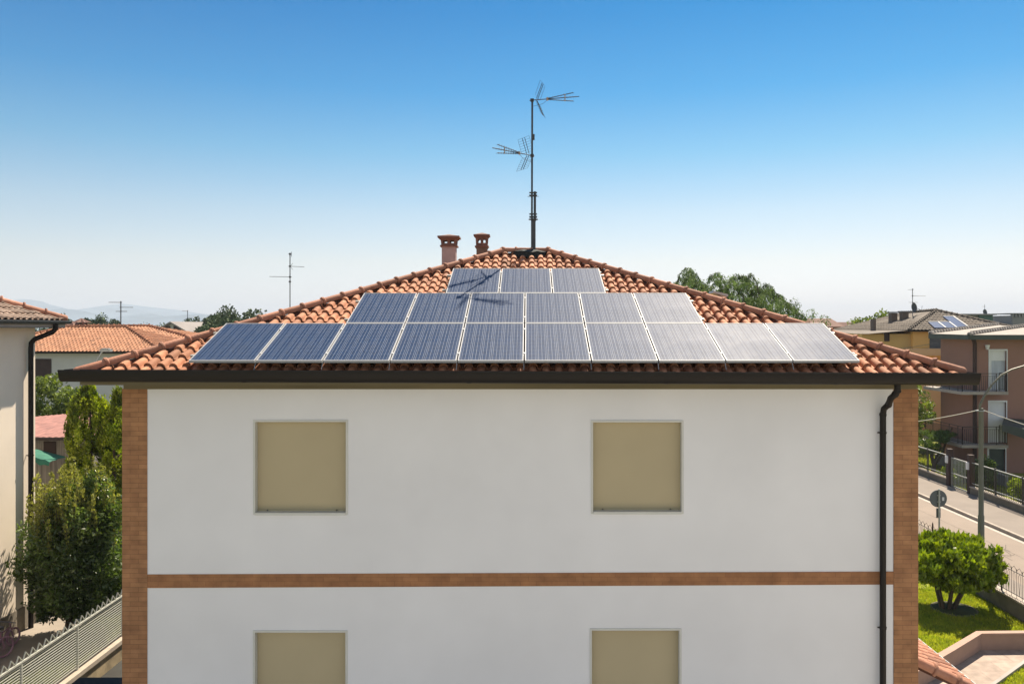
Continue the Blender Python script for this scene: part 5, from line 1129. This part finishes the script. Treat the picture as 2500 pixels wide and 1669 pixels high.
# ------------------------------------------------------------------ lawn bush, bed, pink ramp
bs = thing('round_bush', 'clipped round bush with glossy bright green leaves on the lawn', 'bush', (11.96, 22.8, 0))
bc = P(2327, 1372, 22.8)
mb = MB(); R = rnd(161)
for k in range(7):
    a = k*.9; b0_ = Vector((11.96+.16*math.cos(a), 22.8+.16*math.sin(a), 0)); t_ = Vector((bc.x+.75*math.cos(a), 22.8+.7*math.sin(a), 1.25)); m__ = b0_.lerp(t_, .5)+Vector((R.uniform(-.1, .1)-.04, 0, .12)); mb.tube([b0_, b0_.lerp(m__, .5), m__, t_], [.05, .04, .03, .02], 7)
mb.build('trunk', M['trunk'], bs, True)
foliage('crown', M['leaf_bush'], crown_clumps((bc.x, 22.8, bc.z+.05), (1.27, 1.2, .78), 190, .19, 62, 162, squash=.7, inner=False)+crown_clumps((bc.x+.45, 22.7, bc.z-.25), (.9, .8, .38), 75, .16, 60, 165, squash=.6, inner=False)+crown_clumps((bc.x-.5, 22.8, bc.z-.1), (.8, .8, .4), 50, .16, 60, 166, squash=.6, inner=False)+[(bc.x, 22.8, bc.z, .95, .95, .5, 2200)], (.17, .078), 163, bs, tv=.7, orient='up')
bd = thing('flower_bed', 'round earth bed with a pale stone rim under the clipped bush', 'flower bed', (12.1, 22.7, 0))
mb = MB(); n = 36; mb.add([(12.1, 22.7, .05)]+[(12.1+.58*math.cos(2*PI*k/n), 22.7+.58*math.sin(2*PI*k/n), .02) for k in range(n)], [(0, 1+k, 1+(k+1) % n) for k in range(n)]); mb.build('soil', M['shade_ground'], bd)
mb = MB(); mb.disc_torus((12.1, 22.7, .01), (0, 0, 1), .59, .03, 40, 6); mb.build('stone_rim', M['lowwall'], bd, True)
rm = thing('pink_ramp', 'pink paved ramp with a pink parapet across the lawn', 'ramp', (11, 19, 0))
def wallseg(mb, pts, t, z0, z1):
    L = [];
    for i, p in enumerate(pts):
        p = Vector((*p, 0)); a = Vector((*pts[max(0, i-1)], 0)); b = Vector((*pts[min(len(pts)-1, i+1)], 0)); d1 = (b-a).normalized(); n__ = Vector((-d1.y, d1.x, 0)); L.append((p+n__*t, p-n__*t))
    vs = [v+Vector((0, 0, z)) for z in (z0, z1) for pr__ in L for v in pr__]; k = len(L)*2
    fs = [(0, 1, k+1, k), (k-2, k-1, 2*k-1, 2*k-2)]
    for i in range(len(L)-1): a = 2*i; fs += [(a, a+2, a+2+k, a+k), (a+1, a+1+k, a+3+k, a+3), (a+k, a+2+k, a+3+k, a+1+k), (a, a+1, a+3, a+2)]
    mb.add(vs, fs)
wp = [(8.3, 17.42), (9.9, 18.72), (11.15, 19.76), (13.44, 19.82)]
mb = MB(); wallseg(mb, wp, .06, .0, .43); pw = mb.build('parapet', M['pinkstone'], rm)
mb = MB(); wallseg(mb, wp, .085, .431, .48); mb.build('coping', M['pinkstone'], pw)
sl_ = [(7.6, 15.6), (10.45, 17.92), (12.05, 19.25), (13.44, 19.45), (13.44, 19.75), (11.17, 19.70), (9.93, 18.67), (7.3, 16.55)]
mb = MB(); mb.prism([(7.2, 15.2), (10.45, 17.92), (12.0, 19.22), (13.44, 19.60), (13.44, 19.75), (11.17, 19.70), (9.93, 18.66), (7.2, 16.45)], 0, .06); mb.build('paving', M['pinkfloor'], rm)
mb = MB(); wallseg(mb, [(7.2, 15.15), (10.47, 17.88), (12.03, 19.18), (13.44, 19.55)], .04, 0, .09); mb.build('kerb', M['slab'], rm)
# grass blades over the visible lawns
def grass(name, regions, label, seed, mt='blade'):
    rg = np.random.default_rng(seed); Vs = []; Ts = []
    for (x0, x1, y0, y1, n, h) in regions:
        x = rg.uniform(x0, x1, n); y = rg.uniform(y0, y1, n)
        if x0 > 6 and x0 < 13:
            # keep blades off the ramp and the bed
            side = (x-9.9)*(19.76-18.72)-(y-18.72)*(11.15-9.9)
            on = np.zeros(n, bool)
            on |= ((x-12.1)**2+(y-22.7)**2 < .59**2)
            ky = np.interp(x, [7.2, 10.45, 12.0, 13.44], [15.1, 17.85, 19.15, 19.5]); wy = np.interp(x, [8.3, 9.9, 11.15, 13.44], [17.50, 18.80, 19.85, 19.92])
            on |= (y > ky) & (y < wy)
            on |= (x < 7.3) & (y < 17.4)
            x = x[~on]; y = y[~on]
        n = len(x); a = rg.uniform(0, 2*PI, n); w = .010*rg.uniform(.7, 1.6, n); hh = h*rg.uniform(.5, 1.3, n)
        l = rg.normal(size=(n, 2))*.35*hh[:, None]
        b0 = np.column_stack([x-np.cos(a)*w, y-np.sin(a)*w, np.zeros(n)]); b1 = np.column_stack([x+np.cos(a)*w, y+np.sin(a)*w, np.zeros(n)]); tp = np.column_stack([x+l[:, 0], y+l[:, 1], hh])
        Vs.append(np.stack([b0, b1, tp], 1).reshape(-1, 3)); t = np.repeat(rg.uniform(.6, 1.35, n), 3); Ts.append(t)
    V = np.vstack(Vs); T = np.concatenate(Ts); F = np.arange(len(V)).reshape(-1, 3)
    o = np_mesh(name, V, F, T, M[mt]); tag(o, label, kind='stuff')
grass('grass', [(6.3, 13.4, 14.5, 24.5, 150000, .07), (9.5, 13.4, 24.5, 36, 20000, .08)], 'short sunny grass of the front lawn', 171)
grass('garden_grass', [(21.3, 26, 38.5, 52, 40000, .09)], 'bright grass in the garden across the road', 172)
grass('strip_grass', [(-11.95, -10.05, 16, 28, 22000, .12), (-16, -12, 23.6, 30, 12000, .12)], 'grass strip beside the zigzag fence, coloured dark for tree shade', 173, 'blade_shade')

# ------------------------------------------------------------------ haze
mb = MB(); mb.box(-6200, 6200, -400, 6700, -1.2, 186); hz = mb.build('haze', bpy.data.materials.new('haze')); hm = hz.data.materials[0]; hm.use_nodes = True
N = hm.node_tree.nodes; L = hm.node_tree.links; N.clear(); ho = N.new('ShaderNodeOutputMaterial'); pvn = N.new('ShaderNodeVolumePrincipled')
pvn.inputs['Color'].default_value = (0.74, 0.86, 1.0, 1); pvn.inputs['Density'].default_value = 0.00022; pvn.inputs['Anisotropy'].default_value = 0.0
L.new(pvn.outputs[0], ho.inputs['Volume']); tag(hz, kind='stuff')
